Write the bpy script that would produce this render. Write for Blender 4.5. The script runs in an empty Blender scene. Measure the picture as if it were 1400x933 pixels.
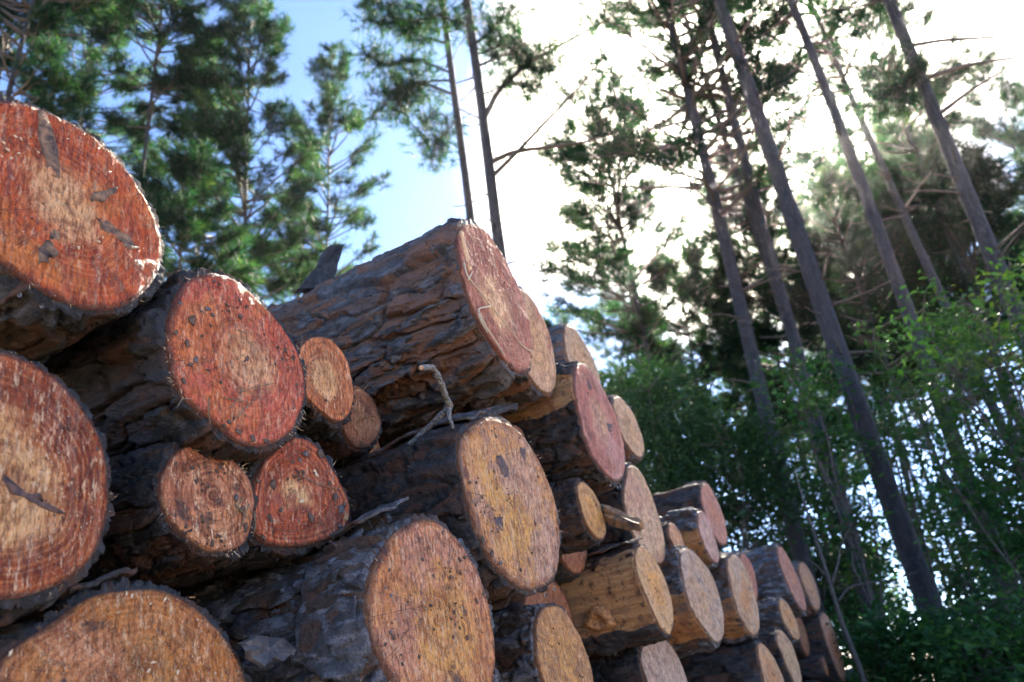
import bpy, math, random
import numpy as np
from mathutils import Matrix, Vector
R = math.radians
sc = bpy.context.scene
col = sc.collection

# ---------------------------------------------------------------- camera
# The stack's log axes run along +Y, its cut face lies near y = 0, z is up, the ground is z = 0.
F, CX, CY = 1090.0, 700.0, 466.5          # focal length and centre in the photograph's pixels
HEAD = R(62)                              # heading, measured from +Y towards +X
CAM = np.array([0.0, -1.15, 0.62])
def camera_axes():
    u = np.array([370 - CX, -(-2000 - CY), -F]); u /= np.linalg.norm(u)     # zenith seen from the camera
    fw = np.array([0, 0, -1.0]); h = fw - u * (fw @ u); h /= np.linalg.norm(h)
    r = np.cross(h, u)
    H = np.array([math.sin(HEAD), math.cos(HEAD), 0]); Rt = np.array([math.cos(HEAD), -math.sin(HEAD), 0])
    return np.outer(H, h) + np.outer(Rt, r) + np.outer([0, 0, 1.0], u)
MC = camera_axes()
def rays(P):
    P = np.atleast_2d(np.array(P, float))
    return np.stack([P[:, 0] - CX, -(P[:, 1] - CY), -F * np.ones(len(P))], 1) @ MC.T
def at_dist(px, py, rho):
    """point on a pixel's ray at horizontal distance rho"""
    d = rays([(px, py)])[0]
    return CAM + d * (rho / math.hypot(d[0], d[1]))
cd = bpy.data.cameras.new('camera'); cam = bpy.data.objects.new('camera', cd); col.objects.link(cam)
m4 = Matrix.Identity(4)
for i in range(3):
    for j in range(3): m4[i][j] = MC[i, j]
    m4[i][3] = CAM[i]
cam.matrix_world = m4
cd.sensor_width = 36; cd.lens = 36 * F / 1400; cd.clip_start = .02; cd.clip_end = 3000
cd.dof.use_dof = True; cd.dof.focus_distance = 1.75; cd.dof.aperture_fstop = 4.2
sc.camera = cam

# ---------------------------------------------------------------- sky, sun, exposure
SUN_PX = (1000, 150)
sd = rays([SUN_PX])[0]; sd /= np.linalg.norm(sd)
SUN_EL = math.asin(sd[2]); SUN_AZ = math.atan2(sd[0], sd[1])
world = bpy.data.worlds.new('World'); sc.world = world; world.use_nodes = True
def nodes_of(t):
    def N(kind, **kw):
        n = t.nodes.new(kind)
        ins = kw.pop('ins', {})
        for k, v in kw.items(): setattr(n, k, v)
        for k, v in ins.items():
            s = n.inputs[k]
            if isinstance(v, bpy.types.NodeSocket): t.links.new(v, s)
            else: s.default_value = v
        return n
    def math_(op, a, b=0.0, c=None, clamp=False):
        n = t.nodes.new('ShaderNodeMath'); n.operation = op; n.use_clamp = clamp
        for k, v in enumerate([a, b] + ([] if c is None else [c])):
            if isinstance(v, bpy.types.NodeSocket): t.links.new(v, n.inputs[k])
            else: n.inputs[k].default_value = v
        return n.outputs[0]
    def mix(f, a, b, mode='MIX'):
        n = t.nodes.new('ShaderNodeMix'); n.data_type = 'RGBA'; n.blend_type = mode
        for k, v in ((0, f), (6, a), (7, b)):
            if isinstance(v, bpy.types.NodeSocket): t.links.new(v, n.inputs[k])
            else: n.inputs[k].default_value = (tuple(v) + (1,))[:4] if k else v
        return n.outputs[2]
    def step(x, lo, hi):
        n = t.nodes.new('ShaderNodeMapRange'); n.interpolation_type = 'SMOOTHSTEP'
        t.links.new(x, n.inputs[0]); n.inputs[1].default_value = lo; n.inputs[2].default_value = hi
        return n.outputs[0]
    def noise(vec, scale, detail=4, rough=.55, dist=0.0):
        n = t.nodes.new('ShaderNodeTexNoise'); n.inputs['Scale'].default_value = scale
        n.inputs['Detail'].default_value = detail; n.inputs['Roughness'].default_value = rough
        n.inputs['Distortion'].default_value = dist
        if vec is not None: t.links.new(vec, n.inputs['Vector'])
        return n.outputs[0]
    def mapping(vec, scale=(1, 1, 1), loc=(0, 0, 0), rot=(0, 0, 0)):
        n = t.nodes.new('ShaderNodeMapping'); t.links.new(vec, n.inputs[0])
        n.inputs['Scale'].default_value = scale; n.inputs['Location'].default_value = loc; n.inputs['Rotation'].default_value = rot
        return n.outputs[0]
    return N, math_, mix, step, noise, mapping
CLOUD_SHIFT = (1.3, .4, 0)
def make_world():
    t = world.node_tree; t.nodes.clear()
    N, ma, mix, step, noise, mapping = nodes_of(t)
    sky = N('ShaderNodeTexSky', sky_type='NISHITA'); sky.sun_disc = False
    sky.sun_elevation = SUN_EL; sky.sun_rotation = SUN_AZ; sky.air_density = .34; sky.dust_density = 0.05; sky.ozone_density = 3.0
    tc = N('ShaderNodeTexCoord').outputs['Generated']
    # clouds on a flat layer high above, thicker and brighter around the sun
    sep = N('ShaderNodeSeparateXYZ', ins={0: tc})
    zz = ma('ADD', ma('MAXIMUM', sep.outputs[2], 0.0), .22)
    cx, cy = ma('DIVIDE', sep.outputs[0], zz), ma('DIVIDE', sep.outputs[1], zz)
    cv = N('ShaderNodeCombineXYZ', ins={0: cx, 1: cy}).outputs[0]
    nz = noise(mapping(cv, loc=CLOUD_SHIFT), 1.5, 9, .56, .25)
    dot = N('ShaderNodeVectorMath', operation='DOT_PRODUCT', ins={0: tc, 1: tuple(sd)}).outputs['Value']
    near = step(dot, .925, .995)
    mask = step(ma('ADD', nz, ma('MULTIPLY', near, .34)), .57, .80)
    skyc = mix(1.0, sky.outputs[0], (.050,) * 3, 'MULTIPLY')
    glow = ma('POWER', ma('MAXIMUM', dot, 0.0), 26.0)
    lum = ma('ADD', ma('MULTIPLY', glow, 1.0), ma('ADD', .075, ma('MULTIPLY', noise(mapping(cv, loc=(4, 2, 0)), 3.2, 6, .6), .16)))
    cl = N('ShaderNodeVectorMath', operation='SCALE', ins={0: mix(step(dot, .60, .97), (1.0, .985, .96), (1.0, .91, .74)), 'Scale': lum}).outputs[0]
    c = mix(mask, skyc, cl)
    bg = N('ShaderNodeBackground', ins={0: c, 1: 1.0})
    N('ShaderNodeOutputWorld', ins={0: bg.outputs[0]})
make_world()
sl = bpy.data.lights.new('sun', 'SUN'); sun = bpy.data.objects.new('sun', sl); col.objects.link(sun)
sl.energy = 5.0; sl.angle = R(6); sl.color = (1, .89, .73)
sun.rotation_euler = Vector((-sd[0], -sd[1], -sd[2])).to_track_quat('-Z', 'Y').to_euler(); sun.location = (0, 0, 30)
vs = sc.view_settings; vs.view_transform = 'Standard'; vs.look = 'None'; vs.gamma = 1; vs.use_curve_mapping = False
vs.exposure = 4.1
sc.render.engine = 'CYCLES'; sc.cycles.use_denoising = True; sc.cycles.max_bounces = 6
sc.cycles.transparent_max_bounces = 8; sc.cycles.sample_clamp_indirect = 6

# ---------------------------------------------------------------- helpers
rng = np.random.default_rng(7)
def mesh_np(name, V, faces, mat, smooth=True, attrs=None):
    """V (n,3); faces: list of int arrays (m,3) / (m,4)"""
    me = bpy.data.meshes.new(name)
    V = np.ascontiguousarray(V, np.float32)
    me.vertices.add(len(V)); me.vertices.foreach_set('co', V.ravel())
    loops = np.concatenate([np.asarray(f).ravel() for f in faces]).astype(np.int32)
    sizes = np.concatenate([np.full(len(f), np.asarray(f).shape[1]) for f in faces]).astype(np.int32)
    me.loops.add(len(loops)); me.loops.foreach_set('vertex_index', loops)
    me.polygons.add(len(sizes)); me.polygons.foreach_set('loop_start', np.concatenate([[0], np.cumsum(sizes)[:-1]]).astype(np.int32))
    me.polygons.foreach_set('use_smooth', np.full(len(sizes), smooth))
    for k, a in (attrs or {}).items():
        at = me.attributes.new(k, 'FLOAT', 'POINT'); at.data.foreach_set('value', np.ascontiguousarray(a, np.float32))
    me.update(calc_edges=True); me.validate()
    if mat: me.materials.append(mat)
    return me
def link(name, me, parent=None, **props):
    o = bpy.data.objects.new(name, me); col.objects.link(o)
    if parent is not None: o.parent = parent
    for k, v in props.items(): o[k] = v
    return o
def thing(name, loc, label, cat, group=None):
    o = bpy.data.objects.new(name, None); col.objects.link(o); o.location = loc; o.empty_display_size = .1
    o['label'] = label; o['category'] = cat
    if group: o['group'] = group
    return o
def grid_faces(nu, nv, wrap=True):
    """quads of a grid of nv rows by nu columns (columns wrap)"""
    i = np.arange(nv - 1)[:, None]; j = np.arange(nu if wrap else nu - 1)[None, :]
    a = i * nu + j; b = i * nu + (j + 1) % nu
    return np.stack([a, b, b + nu, a + nu], -1).reshape(-1, 4)
def vnoise(p, seed=0):
    """smooth value noise, p (...,3) -> 0..1"""
    p = np.asarray(p, float); i = np.floor(p).astype(np.int64); f = p - i; f = f * f * (3 - 2 * f)
    def h(x, y, z):
        n = (x * 374761393 + y * 668265263 + z * 2147483647 + seed * 974711) & 0xffffffff
        n = ((n ^ (n >> 13)) * 1274126177) & 0xffffffff
        return ((n ^ (n >> 16)) & 0xffff) / 65535.0
    x, y, z = i[..., 0], i[..., 1], i[..., 2]; fx, fy, fz = f[..., 0], f[..., 1], f[..., 2]
    r = 0
    for dx in (0, 1):
        for dy in (0, 1):
            for dz in (0, 1):
                r = r + h(x + dx, y + dy, z + dz) * (fx if dx else 1 - fx) * (fy if dy else 1 - fy) * (fz if dz else 1 - fz)
    return r
def fbm(p, seed=0, o=3):
    s = 0; a = .5; t = 0
    for k in range(o):
        s = s + a * vnoise(np.asarray(p) * 2 ** k, seed + k * 17); t += a; a *= .5
    return s / t
def tube(path, rad, n=6, cap=True):
    """vertices and quads of a tube along a polyline"""
    P = np.asarray(path, float); k = len(P); rad = np.broadcast_to(np.asarray(rad, float), (k,))
    T = np.gradient(P, axis=0); T /= np.linalg.norm(T, axis=1)[:, None] + 1e-12
    a = np.array([0, 0, 1.0]) if abs(T[0, 2]) < .9 else np.array([1.0, 0, 0])
    U = np.cross(T, a); U /= np.linalg.norm(U, axis=1)[:, None] + 1e-12; W = np.cross(T, U)
    th = np.arange(n) * 2 * math.pi / n
    V = P[:, None] + rad[:, None, None] * (np.cos(th)[None, :, None] * U[:, None] + np.sin(th)[None, :, None] * W[:, None])
    V = V.reshape(-1, 3); Fq = grid_faces(n, k)
    Ft = np.zeros((0, 3), int)
    if cap:
        V = np.vstack([V, P[:1], P[-1:]]); j = np.arange(n)
        Ft = np.vstack([np.stack([j * 0 + k * n, (j + 1) % n, j], 1), np.stack([j * 0 + k * n + 1, (k - 1) * n + j, (k - 1) * n + (j + 1) % n], 1)])
    return V, Fq, Ft
class MB:
    def __init__(s): s.V, s.Q, s.T, s.n = [], [], [], 0
    def add(s, V, Q=None, T=None):
        s.V.append(V)
        if Q is not None and len(Q): s.Q.append(np.asarray(Q) + s.n)
        if T is not None and len(T): s.T.append(np.asarray(T) + s.n)
        s.n += len(V)
    def tube(s, path, rad, n=6): s.add(*tube(path, rad, n))
    def mesh(s, name, mat, smooth=True, attrs=None):
        f = []
        if s.Q: f.append(np.vstack(s.Q))
        if s.T: f.append(np.vstack(s.T))
        return mesh_np(name, np.vstack(s.V), f, mat, smooth, attrs)

# ---------------------------------------------------------------- materials
def new_mat(name):
    m = bpy.data.materials.new(name); m.use_nodes = True; t = m.node_tree; t.nodes.clear()
    return (m, t) + nodes_of(t)
def finish(t, N, color, rough, bump_h=None, bump_s=.3, bump_d=.01, spec=.5, extra=None):
    ins = {'Base Color': color, 'Roughness': rough, 'Specular IOR Level': spec}
    if bump_h is not None:
        ins['Normal'] = N('ShaderNodeBump', ins={'Height': bump_h, 'Strength': bump_s, 'Distance': bump_d}).outputs[0]
    p = N('ShaderNodeBsdfPrincipled', ins=ins)
    N('ShaderNodeOutputMaterial', ins={0: p.outputs[0]})
def bark_material(name, grey, brown, rust, wood, wet):
    m, t, N, ma, mix, step, noise, mapping = new_mat(name)
    tc = N('ShaderNodeTexCoord').outputs['Object']
    pl = N('ShaderNodeAttribute', attribute_name='plate').outputs['Fac']
    bare = N('ShaderNodeAttribute', attribute_name='bare').outputs['Fac']
    st = mapping(tc, (1, .35, 1))
    n1, n2, n3 = noise(st, 9, 5), noise(st, 45, 6, .65), noise(tc, 160, 4, .7)
    c = mix(step(n1, .42, .60), grey, (grey[0] * .55, grey[1] * .50, grey[2] * .46))
    c = mix(ma('MULTIPLY', step(n2, .47, .62), .8), c, (grey[0] * 2.3, grey[1] * 2.3, grey[2] * 2.35))
    fr = mix(step(noise(st, 20, 4), .4, .62), brown, rust)
    c = mix(step(pl, .50, .60), c, fr)
    c = mix(ma('MULTIPLY', step(n3, .48, .66), .65), c, mix(1.0, c, (.30, .26, .24), 'MULTIPLY'))
    gr = noise(mapping(tc, (1, .06, 1)), 60, 5, .6)
    w = mix(step(gr, .35, .7), wood, (wood[0] * .62, wood[1] * .5, wood[2] * .42))
    w = mix(ma('MULTIPLY', step(noise(tc, 14, 5), .52, .70), .7), w, (.19, .055, .025))
    w = mix(ma('MULTIPLY', step(noise(tc, 38, 5, .65), .54, .64), .8), w, (.075, .042, .026))
    w = mix(ma('MULTIPLY', step(noise(mapping(tc, (1, .4, 1), loc=(4, 1, 2)), 9, 6, .7), .48, .62), .6), w, (.17, .12, .085))
    c = mix(step(ma('ADD', bare, ma('MULTIPLY', ma('SUBTRACT', noise(tc, 30, 4), .5), .5)), .42, .58), c, w)
    ro = ma('SUBTRACT', .86, ma('MULTIPLY', step(noise(st, 7, 3), .40, .64), wet))
    h = ma('ADD', ma('MULTIPLY', n2, 1.0), ma('MULTIPLY', n3, .45))
    finish(t, N, c, ro, h, 1.0, .016)
    return m
BARK = {
    'grey': bark_material('bark_grey_brown', (.084, .077, .075), (.135, .080, .056), (.21, .098, .054), (.60, .34, .14), .50),
    'dark': bark_material('bark_dark', (.034, .032, .031), (.056, .036, .026), (.095, .042, .022), (.55, .31, .13), .42),
    'wet': bark_material('bark_wet', (.108, .106, .110), (.085, .056, .040), (.13, .062, .034), (.52, .25, .09), .60),
}
def face_material(name, heart, sap, hr=.45, rings=16, ring=.5, dirt=.2, fleck=.4, wet=.3, line=.3, seed=0, patch=None):
    """cut end of a log: heartwood, sapwood, uneven year rings, saw grooves, torn fibres, sawdust and mud"""
    m, t, N, ma, mix, step, noise, mapping = new_mat(name)
    ob = N('ShaderNodeTexCoord').outputs['Object']
    tc = mapping(ob, loc=(seed * 3.1, seed * 1.7, seed * 2.3))
    rho = N('ShaderNodeAttribute', attribute_name='rho').outputs['Fac']
    nb, nm, nf, nd = noise(tc, 5, 4, .6), noise(tc, 24, 6, .65), noise(tc, 140, 4, .7), noise(tc, 12, 8, .72)
    rw = ma('ADD', rho, ma('MULTIPLY', ma('SUBTRACT', nb, .5), .30))
    rr = ma('ADD', ma('ADD', rho, ma('MULTIPLY', ma('SUBTRACT', nb, .5), .10)), ma('MULTIPLY', ma('SUBTRACT', nm, .5), .03))
    ring1 = noise(N('ShaderNodeCombineXYZ', ins={0: ma('MULTIPLY', rr, rings * 1.6), 1: seed * 1.3}).outputs[0], 1.0, 3, .6)
    ring2 = noise(N('ShaderNodeCombineXYZ', ins={0: ma('MULTIPLY', rr, rings * .45), 1: seed * 2.9}).outputs[0], 1.0, 2, .5)
    sn = step(ma('SINE', ma('MULTIPLY', ma('POWER', ma('MAXIMUM', ma('ADD', rr, ma('MULTIPLY', ring2, .08)), .001), 1.2), rings * 6.283)), .1, .95)
    seen = step(noise(mapping(tc, loc=(2, 7, 3)), 9, 3), .34, .60)
    c = mix(step(ma('ADD', ma('ADD', rho, ma('MULTIPLY', ma('SUBTRACT', nb, .5), .62)), ma('MULTIPLY', ma('SUBTRACT', nm, .5), .42)), hr - .18, hr + .16), heart, sap)
    if patch: c = mix(ma('MULTIPLY', step(ma('ADD', nb, ma('MULTIPLY', ma('SUBTRACT', nm, .5), .3)), .48, .60), .85), c, patch)
    dk = mix(1.0, c, (.40, .22, .15), 'MULTIPLY'); lt = mix(.5, c, (.80, .50, .22))
    c = mix(ma('MULTIPLY', step(ring1, .48, .64), ring), c, dk)
    c = mix(ma('MULTIPLY', step(ring2, .46, .60), ring * .8), c, dk)
    c = mix(ma('MULTIPLY', ma('MULTIPLY', sn, seen), min(1, ring * .7)), c, lt)
    # rays from the pith and blotches
    ray = noise(N('ShaderNodeVectorMath', operation='SCALE', ins={0: N('ShaderNodeVectorMath', operation='NORMALIZE', ins={0: ob}).outputs[0], 'Scale': 26.0}).outputs[0], 1.0, 4, .7)
    c = mix(ma('MULTIPLY', step(ray, .50, .70), .38), c, mix(1.0, c, (.55, .42, .36), 'MULTIPLY'))
    c = mix(ma('MULTIPLY', step(nm, .48, .64), .5), c, mix(1.0, c, (.42, .25, .17), 'MULTIPLY'))
    # torn fibres along one saw direction
    ang = .5 + (seed * .7) % 1.4
    fib = noise(mapping(tc, (1, 1, .22), rot=(0, ang, 0)), 170, 4, .75)
    c = mix(ma('MULTIPLY', step(fib, .46, .60), .85), c, mix(1.0, c, (.36, .22, .15), 'MULTIPLY'))
    fl = noise(mapping(tc, (1, 1, .30), rot=(0, ang + .3, 0), loc=(5, 1, 2)), 95, 6, .8)
    c = mix(ma('MULTIPLY', step(fl, .54, .62), min(1, fleck * 1.15)), c, mix(.72, c, (.80, .60, .38)))
    spk = ma('MULTIPLY', step(noise(mapping(tc, (1, 1, .6), loc=(9, 4, 1)), 300, 3, .6), .62, .67), step(noise(mapping(tc, loc=(1, 3, 8)), 10, 3), .40, .60))
    c = mix(ma('MULTIPLY', spk, min(1, fleck * 1.5)), c, (.62, .47, .31))
    c = mix(1.0, c, (1.52, 1.44, 1.34), 'MULTIPLY')
    # drying checks running out from the pith, and weathered stains
    chk = noise(N('ShaderNodeVectorMath', operation='SCALE', ins={0: N('ShaderNodeVectorMath', operation='NORMALIZE', ins={0: ob}).outputs[0], 'Scale': 9.0}).outputs[0], 1.0, 5, .6)
    line_ = ma('SUBTRACT', 1.0, step(ma('ABSOLUTE', ma('SUBTRACT', chk, .47 + .03 * (seed % 5))), .004, .016))
    c = mix(ma('MULTIPLY', ma('MULTIPLY', line_, step(noise(mapping(tc, loc=(6, 6, 2)), 8, 3), .50, .56)), .75), c, (.05, .028, .02))
    stn = step(noise(mapping(tc, loc=(3, 8, 5)), 6.5, 7, .66), .54, .66)
    c = mix(ma('MULTIPLY', stn, .35), c, mix(1.0, c, (.34, .25, .24), 'MULTIPLY'))
    mud = step(nd, .68 - .24 * dirt, .76 - .22 * dirt)
    c = mix(ma('MULTIPLY', mud, .85), c, mix(nm, (.040, .024, .018), (.13, .065, .045)))
    rim = step(ma('ADD', rho, ma('MULTIPLY', ma('SUBTRACT', nm, .5), .10)), .945, .99)
    c = mix(ma('MULTIPLY', rim, .8), c, (.105, .036, .018))
    groove = noise(mapping(tc, (1, 1, .035), rot=(0, ang, 0)), 120, 3, .6)
    h = ma('ADD', ma('ADD', ma('MULTIPLY', nf, .8), ma('MULTIPLY', fl, 1.0)), ma('ADD', ma('MULTIPLY', groove, line * 3.0), ma('MULTIPLY', fib, .7)))
    c = mix(ma('MULTIPLY', step(groove, .5, .66), min(.6, line * .5)), c, mix(.5, c, (.78, .62, .48)))
    ro = ma('SUBTRACT', .60, ma('MULTIPLY', step(noise(tc, 30, 5, .65), .40, .58), wet))
    finish(t, N, c, ro, h, 1.0, .007, .4)
    return m
def simple_material(name, c1, c2, scale=40, rough=.8, bump=.4, spec=.4):
    m, t, N, ma, mix, step, noise, mapping = new_mat(name)
    tc = N('ShaderNodeTexCoord').outputs['Object']
    n = noise(tc, scale, 5, .6)
    finish(t, N, mix(step(n, .3, .7), c1, c2), rough, n, bump, .01, spec)
    return m
M_CHIP = simple_material('mud_and_bark_crumbs', (.045, .030, .024), (.14, .085, .055), 60)
M_CHIPG = simple_material('grey_bark_chips', (.055, .050, .052), (.15, .125, .11), 70, .5, .8)
M_FIBRE = simple_material('pale_wood_fibre', (.62, .42, .22), (.78, .60, .38), 200)
M_FIBRED = simple_material('orange_wood_fibre', (.42, .19, .07), (.62, .36, .16), 200)
M_STRAW = simple_material('dry_straw', (.58, .47, .30), (.75, .64, .46), 300)
M_NEEDLE_DRY = simple_material('fallen_needles', (.12, .11, .06), (.26, .22, .13), 300)
M_KNOT = simple_material('knot_wood', (.045, .025, .018), (.34, .19, .095), 55, .5, 1.0)
M_CRACK = simple_material('dark_crack_wood', (.05, .03, .03), (.16, .08, .05), 60, .6)
M_TWIG = simple_material('lichen_grey_twig', (.055, .048, .040), (.34, .35, .34), 170, .75, 1.0)
M_WOODTIP = simple_material('broken_wood', (.50, .27, .12), (.66, .42, .22), 120)
def water_material():
    m, t, N, ma, mix, step, noise, mapping = new_mat('water_drop')
    g = N('ShaderNodeBsdfPrincipled', ins={'Base Color': (.95, .97, 1, 1), 'Roughness': .03, 'IOR': 1.33, 'Transmission Weight': 1.0})
    N('ShaderNodeOutputMaterial', ins={0: g.outputs[0]}); return m
M_WATER = water_material()

# ---------------------------------------------------------------- ground
def make_ground():
    m, t, N, ma, mix, step, noise, mapping = new_mat('forest_soil')
    tc = N('ShaderNodeTexCoord').outputs['Object']
    n = noise(tc, .8, 8, .6); n2 = noise(tc, 14, 6, .7)
    pos = N('ShaderNodeSeparateXYZ', ins={0: tc})
    bounce_soil = ma('SUBTRACT', 1.0, step(ma('ADD', N('ShaderNodeVectorMath', operation='LENGTH', ins={0: tc}).outputs['Value'], ma('MULTIPLY', n, 4.0)), 9.0, 13.0))
    c = mix(step(n, .4, .62), (.075, .050, .032), (.055, .060, .022))
    c = mix(bounce_soil, c, mix(step(n2, .35, .65), (.38, .255, .14), (.48, .345, .20)))     # pale unseen soil, added to bounce sunlight up onto the cut ends
    c = mix(ma('MULTIPLY', step(noise(tc, 40, 4), .55, .7), .5), c, (.13, .085, .05))
    finish(t, N, c, .9, n2, .8, .03)
    g = np.concatenate([-np.geomspace(1500, 12, 14), np.linspace(-11, 24, 60), np.geomspace(26, 1500, 14)])
    X, Y = np.meshgrid(g, g); n_ = len(g)
    r_ = np.hypot(X, Y)
    Z = (fbm(np.stack([X * .5, Y * .5, X * 0], -1), 3) - .5) * .16 * np.clip(r_ / 6, .0, 1) - .02
    me = mesh_np('ground', np.stack([X, Y, Z], -1).reshape(-1, 3), [grid_faces(n_, n_, False)], m)
    link('ground', me, kind='structure')
make_ground()

# ---------------------------------------------------------------- the stacked logs
# key: (set-back of the cut end in metres, yaw and tilt of the cut in degrees, outline of the cut end)
OUT = {
    'L1': (0, -1, -4, [(10,128),(50,138),(90,157),(130,180),(160,207),(180,230),(200,262),(218,296),(228,330),(229,355),(218,385),(200,408),(178,423),(150,430),(110,425),(75,412),(40,392),(0,362),(-45,315),(-75,255),(-75,200),(-50,150),(-20,131)]),
    'L2': (0, -3, -2, [(0,470),(25,478),(55,492),(85,513),(110,540),(128,565),(142,590),(150,612),(156,650),(157,685),(155,710),(148,735),(135,765),(115,790),(90,805),(50,820),(0,830),(-60,825),(-110,790),(-145,730),(-158,660),(-145,580),(-110,515),(-60,480)]),
    'L3': (0, 4, -6, [(0,890),(40,868),(75,838),(110,815),(150,800),(190,798),(230,800),(260,815),(285,838),(310,860),(325,885),(340,915),(347,940),(345,1010),(320,1080),(270,1135),(200,1160),(120,1160),(50,1130),(0,1080),(-25,1010),(-25,940)]),
    'L4': (0, -1, -5, [(285,366),(305,370),(325,378),(345,395),(365,415),(385,437),(400,460),(412,480),(420,505),(424,530),(420,555),(412,578),(400,598),(380,611),(350,617),(320,605),(290,580),(265,560),(245,540),(232,510),(225,480),(225,450),(232,415),(245,388),(262,372)]),
    'L5': (0.1, -3, -2, [(435,455),(450,457),(465,470),(478,490),(484,515),(488,540),(485,560),(478,575),(460,582),(445,572),(430,558),(418,545),(406,520),(402,490),(412,465)]),
    'L6': (0.22, -2, 1, [(485,522),(505,535),(520,562),(524,585),(515,605),(500,617),(485,615),(472,600),(465,570),(468,540)]),
    'L7': (0.05, 0, -5, [(275,600),(295,601),(315,615),(330,632),(345,650),(352,670),(354,695),(350,720),(342,745),(325,757),(300,762),(280,758),(255,742),(235,725),(222,705),(215,680),(214,660),(222,635),(237,612),(255,602)]),
    'L8': (0.05, 5, -1, [(405,590),(425,597),(445,615),(460,640),(475,668),(484,700),(486,712),(470,732),(440,745),(400,752),(370,750),(350,740),(340,700),(342,665),(350,640),(370,615),(390,598)]),
    'L9': (-0.1, -5, -4, [(637,302),(650,303),(665,312),(682,335),(696,360),(708,385),(720,415),(727,445),(730,475),(729,500),(722,514),(710,512),(695,500),(680,480),(662,455),(648,428),(636,395),(628,360),(624,325),(628,308)]),
    'L10': (0.05, -2, -1, [(716,393),(730,408),(742,430),(752,455),(760,490),(763,520),(755,541),(745,540),(730,525),(715,505),(700,480),(690,440),(695,405)]),
    'L11': (0.25, -2, -4, [(773,443),(786,447),(800,468),(812,490),(820,512),(822,540),(812,550),(798,535),(785,515),(775,490),(771,465)]),
    'L12': (0, -3, -3, [(790,494),(800,495),(815,512),(830,540),(842,565),(850,590),(856,620),(857,640),(850,660),(840,660),(825,645),(810,625),(800,600),(792,565),(786,540),(784,515)]),
    'L13': (0.22, -1, -6, [(842,540),(852,545),(865,562),(875,585),(882,610),(881,625),(875,628),(862,615),(850,595),(843,570),(838,555)]),
    'L14': (0.1, -2, -3, [(862,633),(878,645),(890,672),(900,700),(908,730),(912,755),(905,775),(890,765),(872,745),(860,715),(853,685),(855,655)]),
    'L15': (0, -3, -6, [(796,655),(805,662),(818,680),(826,705),(831,725),(826,741),(815,737),(803,720),(795,700),(790,680),(788,662)]),
    'L16': (-0.12, 1, -4, [(670,565),(690,570),(710,585),(730,610),(745,640),(757,670),(765,700),(769,735),(768,770),(757,800),(740,808),(725,812),(705,803),(685,785),(668,765),(655,735),(642,700),(634,665),(628,635),(625,610),(632,590),(645,577)]),
    'L17': (0, -3, -7, [(872,744),(885,748),(897,765),(910,790),(918,815),(922,835),(921,860),(918,872),(910,868),(898,850),(885,820),(873,790),(867,765)]),
    'L18': (0, 2, -6, [(932,748),(945,750),(960,765),(975,785),(985,815),(992,850),(990,875),(980,882),(968,868),(955,850),(942,825),(934,795),(929,765)]),
    'L19': (0, 1, -2, [(1000,758),(1015,765),(1025,785),(1034,815),(1040,845),(1038,868),(1028,870),(1015,850),(1005,825),(998,795),(994,770)]),
    'L20': (0.22, 2, 0, [(1012,757),(1020,758),(1030,775),(1036,800),(1036,822),(1025,815),(1015,790)]),
    'L21': (0.2, 0, -3, [(962,660),(968,660),(980,680),(990,705),(995,730),(995,745),(988,747),(978,735),(968,715),(960,690),(958,670)]),
    'L22': (0.05, -2, -4, [(955,698),(962,698),(970,712),(978,735),(985,760),(984,771),(975,768),(965,750),(957,728),(954,710)]),
    'L23': (0.12, 6, -6, [(917,712),(925,718),(934,735),(938,748),(930,755),(920,745),(914,730)]),
    'L24': (0.12, -1, -7, [(1065,745),(1072,750),(1085,775),(1096,800),(1103,825),(1102,838),(1093,830),(1080,805),(1070,780),(1064,758)]),
    'L25': (0.2, 4, -4, [(1095,768),(1103,772),(1113,790),(1121,815),(1122,833),(1115,835),(1105,815),(1097,795),(1092,778)]),
    'L26': (0.05, 4, -8, [(1068,818),(1078,825),(1088,845),(1095,872),(1090,877),(1080,865),(1070,845),(1065,828)]),
    'L27': (0.02, 1, -7, [(1063,865),(1073,864),(1083,880),(1092,905),(1098,930),(1090,940),(1080,920),(1070,895),(1062,877)]),
    'L28': (0.2, -1, -3, [(1124,837),(1135,848),(1147,880),(1156,915),(1158,930),(1150,928),(1138,900),(1128,870),(1122,850)]),
    'L29': (-0.05, 3, -7, [(1037,876),(1050,885),(1065,910),(1077,940),(1077,965),(1065,970),(1050,945),(1041,915),(1036,890)]),
    'L30': (0.12, 6, -8, [(885,872),(905,868),(920,882),(935,912),(945,945),(945,975),(930,985),(905,970),(885,935),(874,900)]),
    'L31': (0.05, 1, -7, [(755,823),(770,828),(785,850),(800,880),(810,910),(815,940),(812,970),(795,985),(770,975),(750,950),(735,915),(731,880),(732,845),(740,828)]),
    'L32': (-0.12, 1, -5, [(575,705),(590,703),(610,715),(630,735),(650,765),(665,800),(675,840),(680,870),(682,905),(678,945),(660,985),(630,995),(590,985),(555,960),(525,920),(505,870),(498,830),(500,800),(510,770),(523,745),(540,722),(555,712)]),
    'L34': (0.2, 10, -7, [(1183,912),(1192,918),(1200,935),(1202,950),(1192,945),(1184,930)]),
}
def sm(x, a, b):
    t = np.clip((x - a) / (b - a), 0, 1); return t * t * (3 - 2 * t)
def hash2(i, j, k):
    n = (i * 73856093 ^ j * 19349663 ^ (k * 83492791 + 12345)) & 0xffffffff
    n = ((n ^ (n >> 15)) * 2246822519) & 0xffffffff; n = ((n ^ (n >> 13)) * 3266489917) & 0xffffffff
    return ((n ^ (n >> 16)) & 0xffff) / 65535.0
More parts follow.
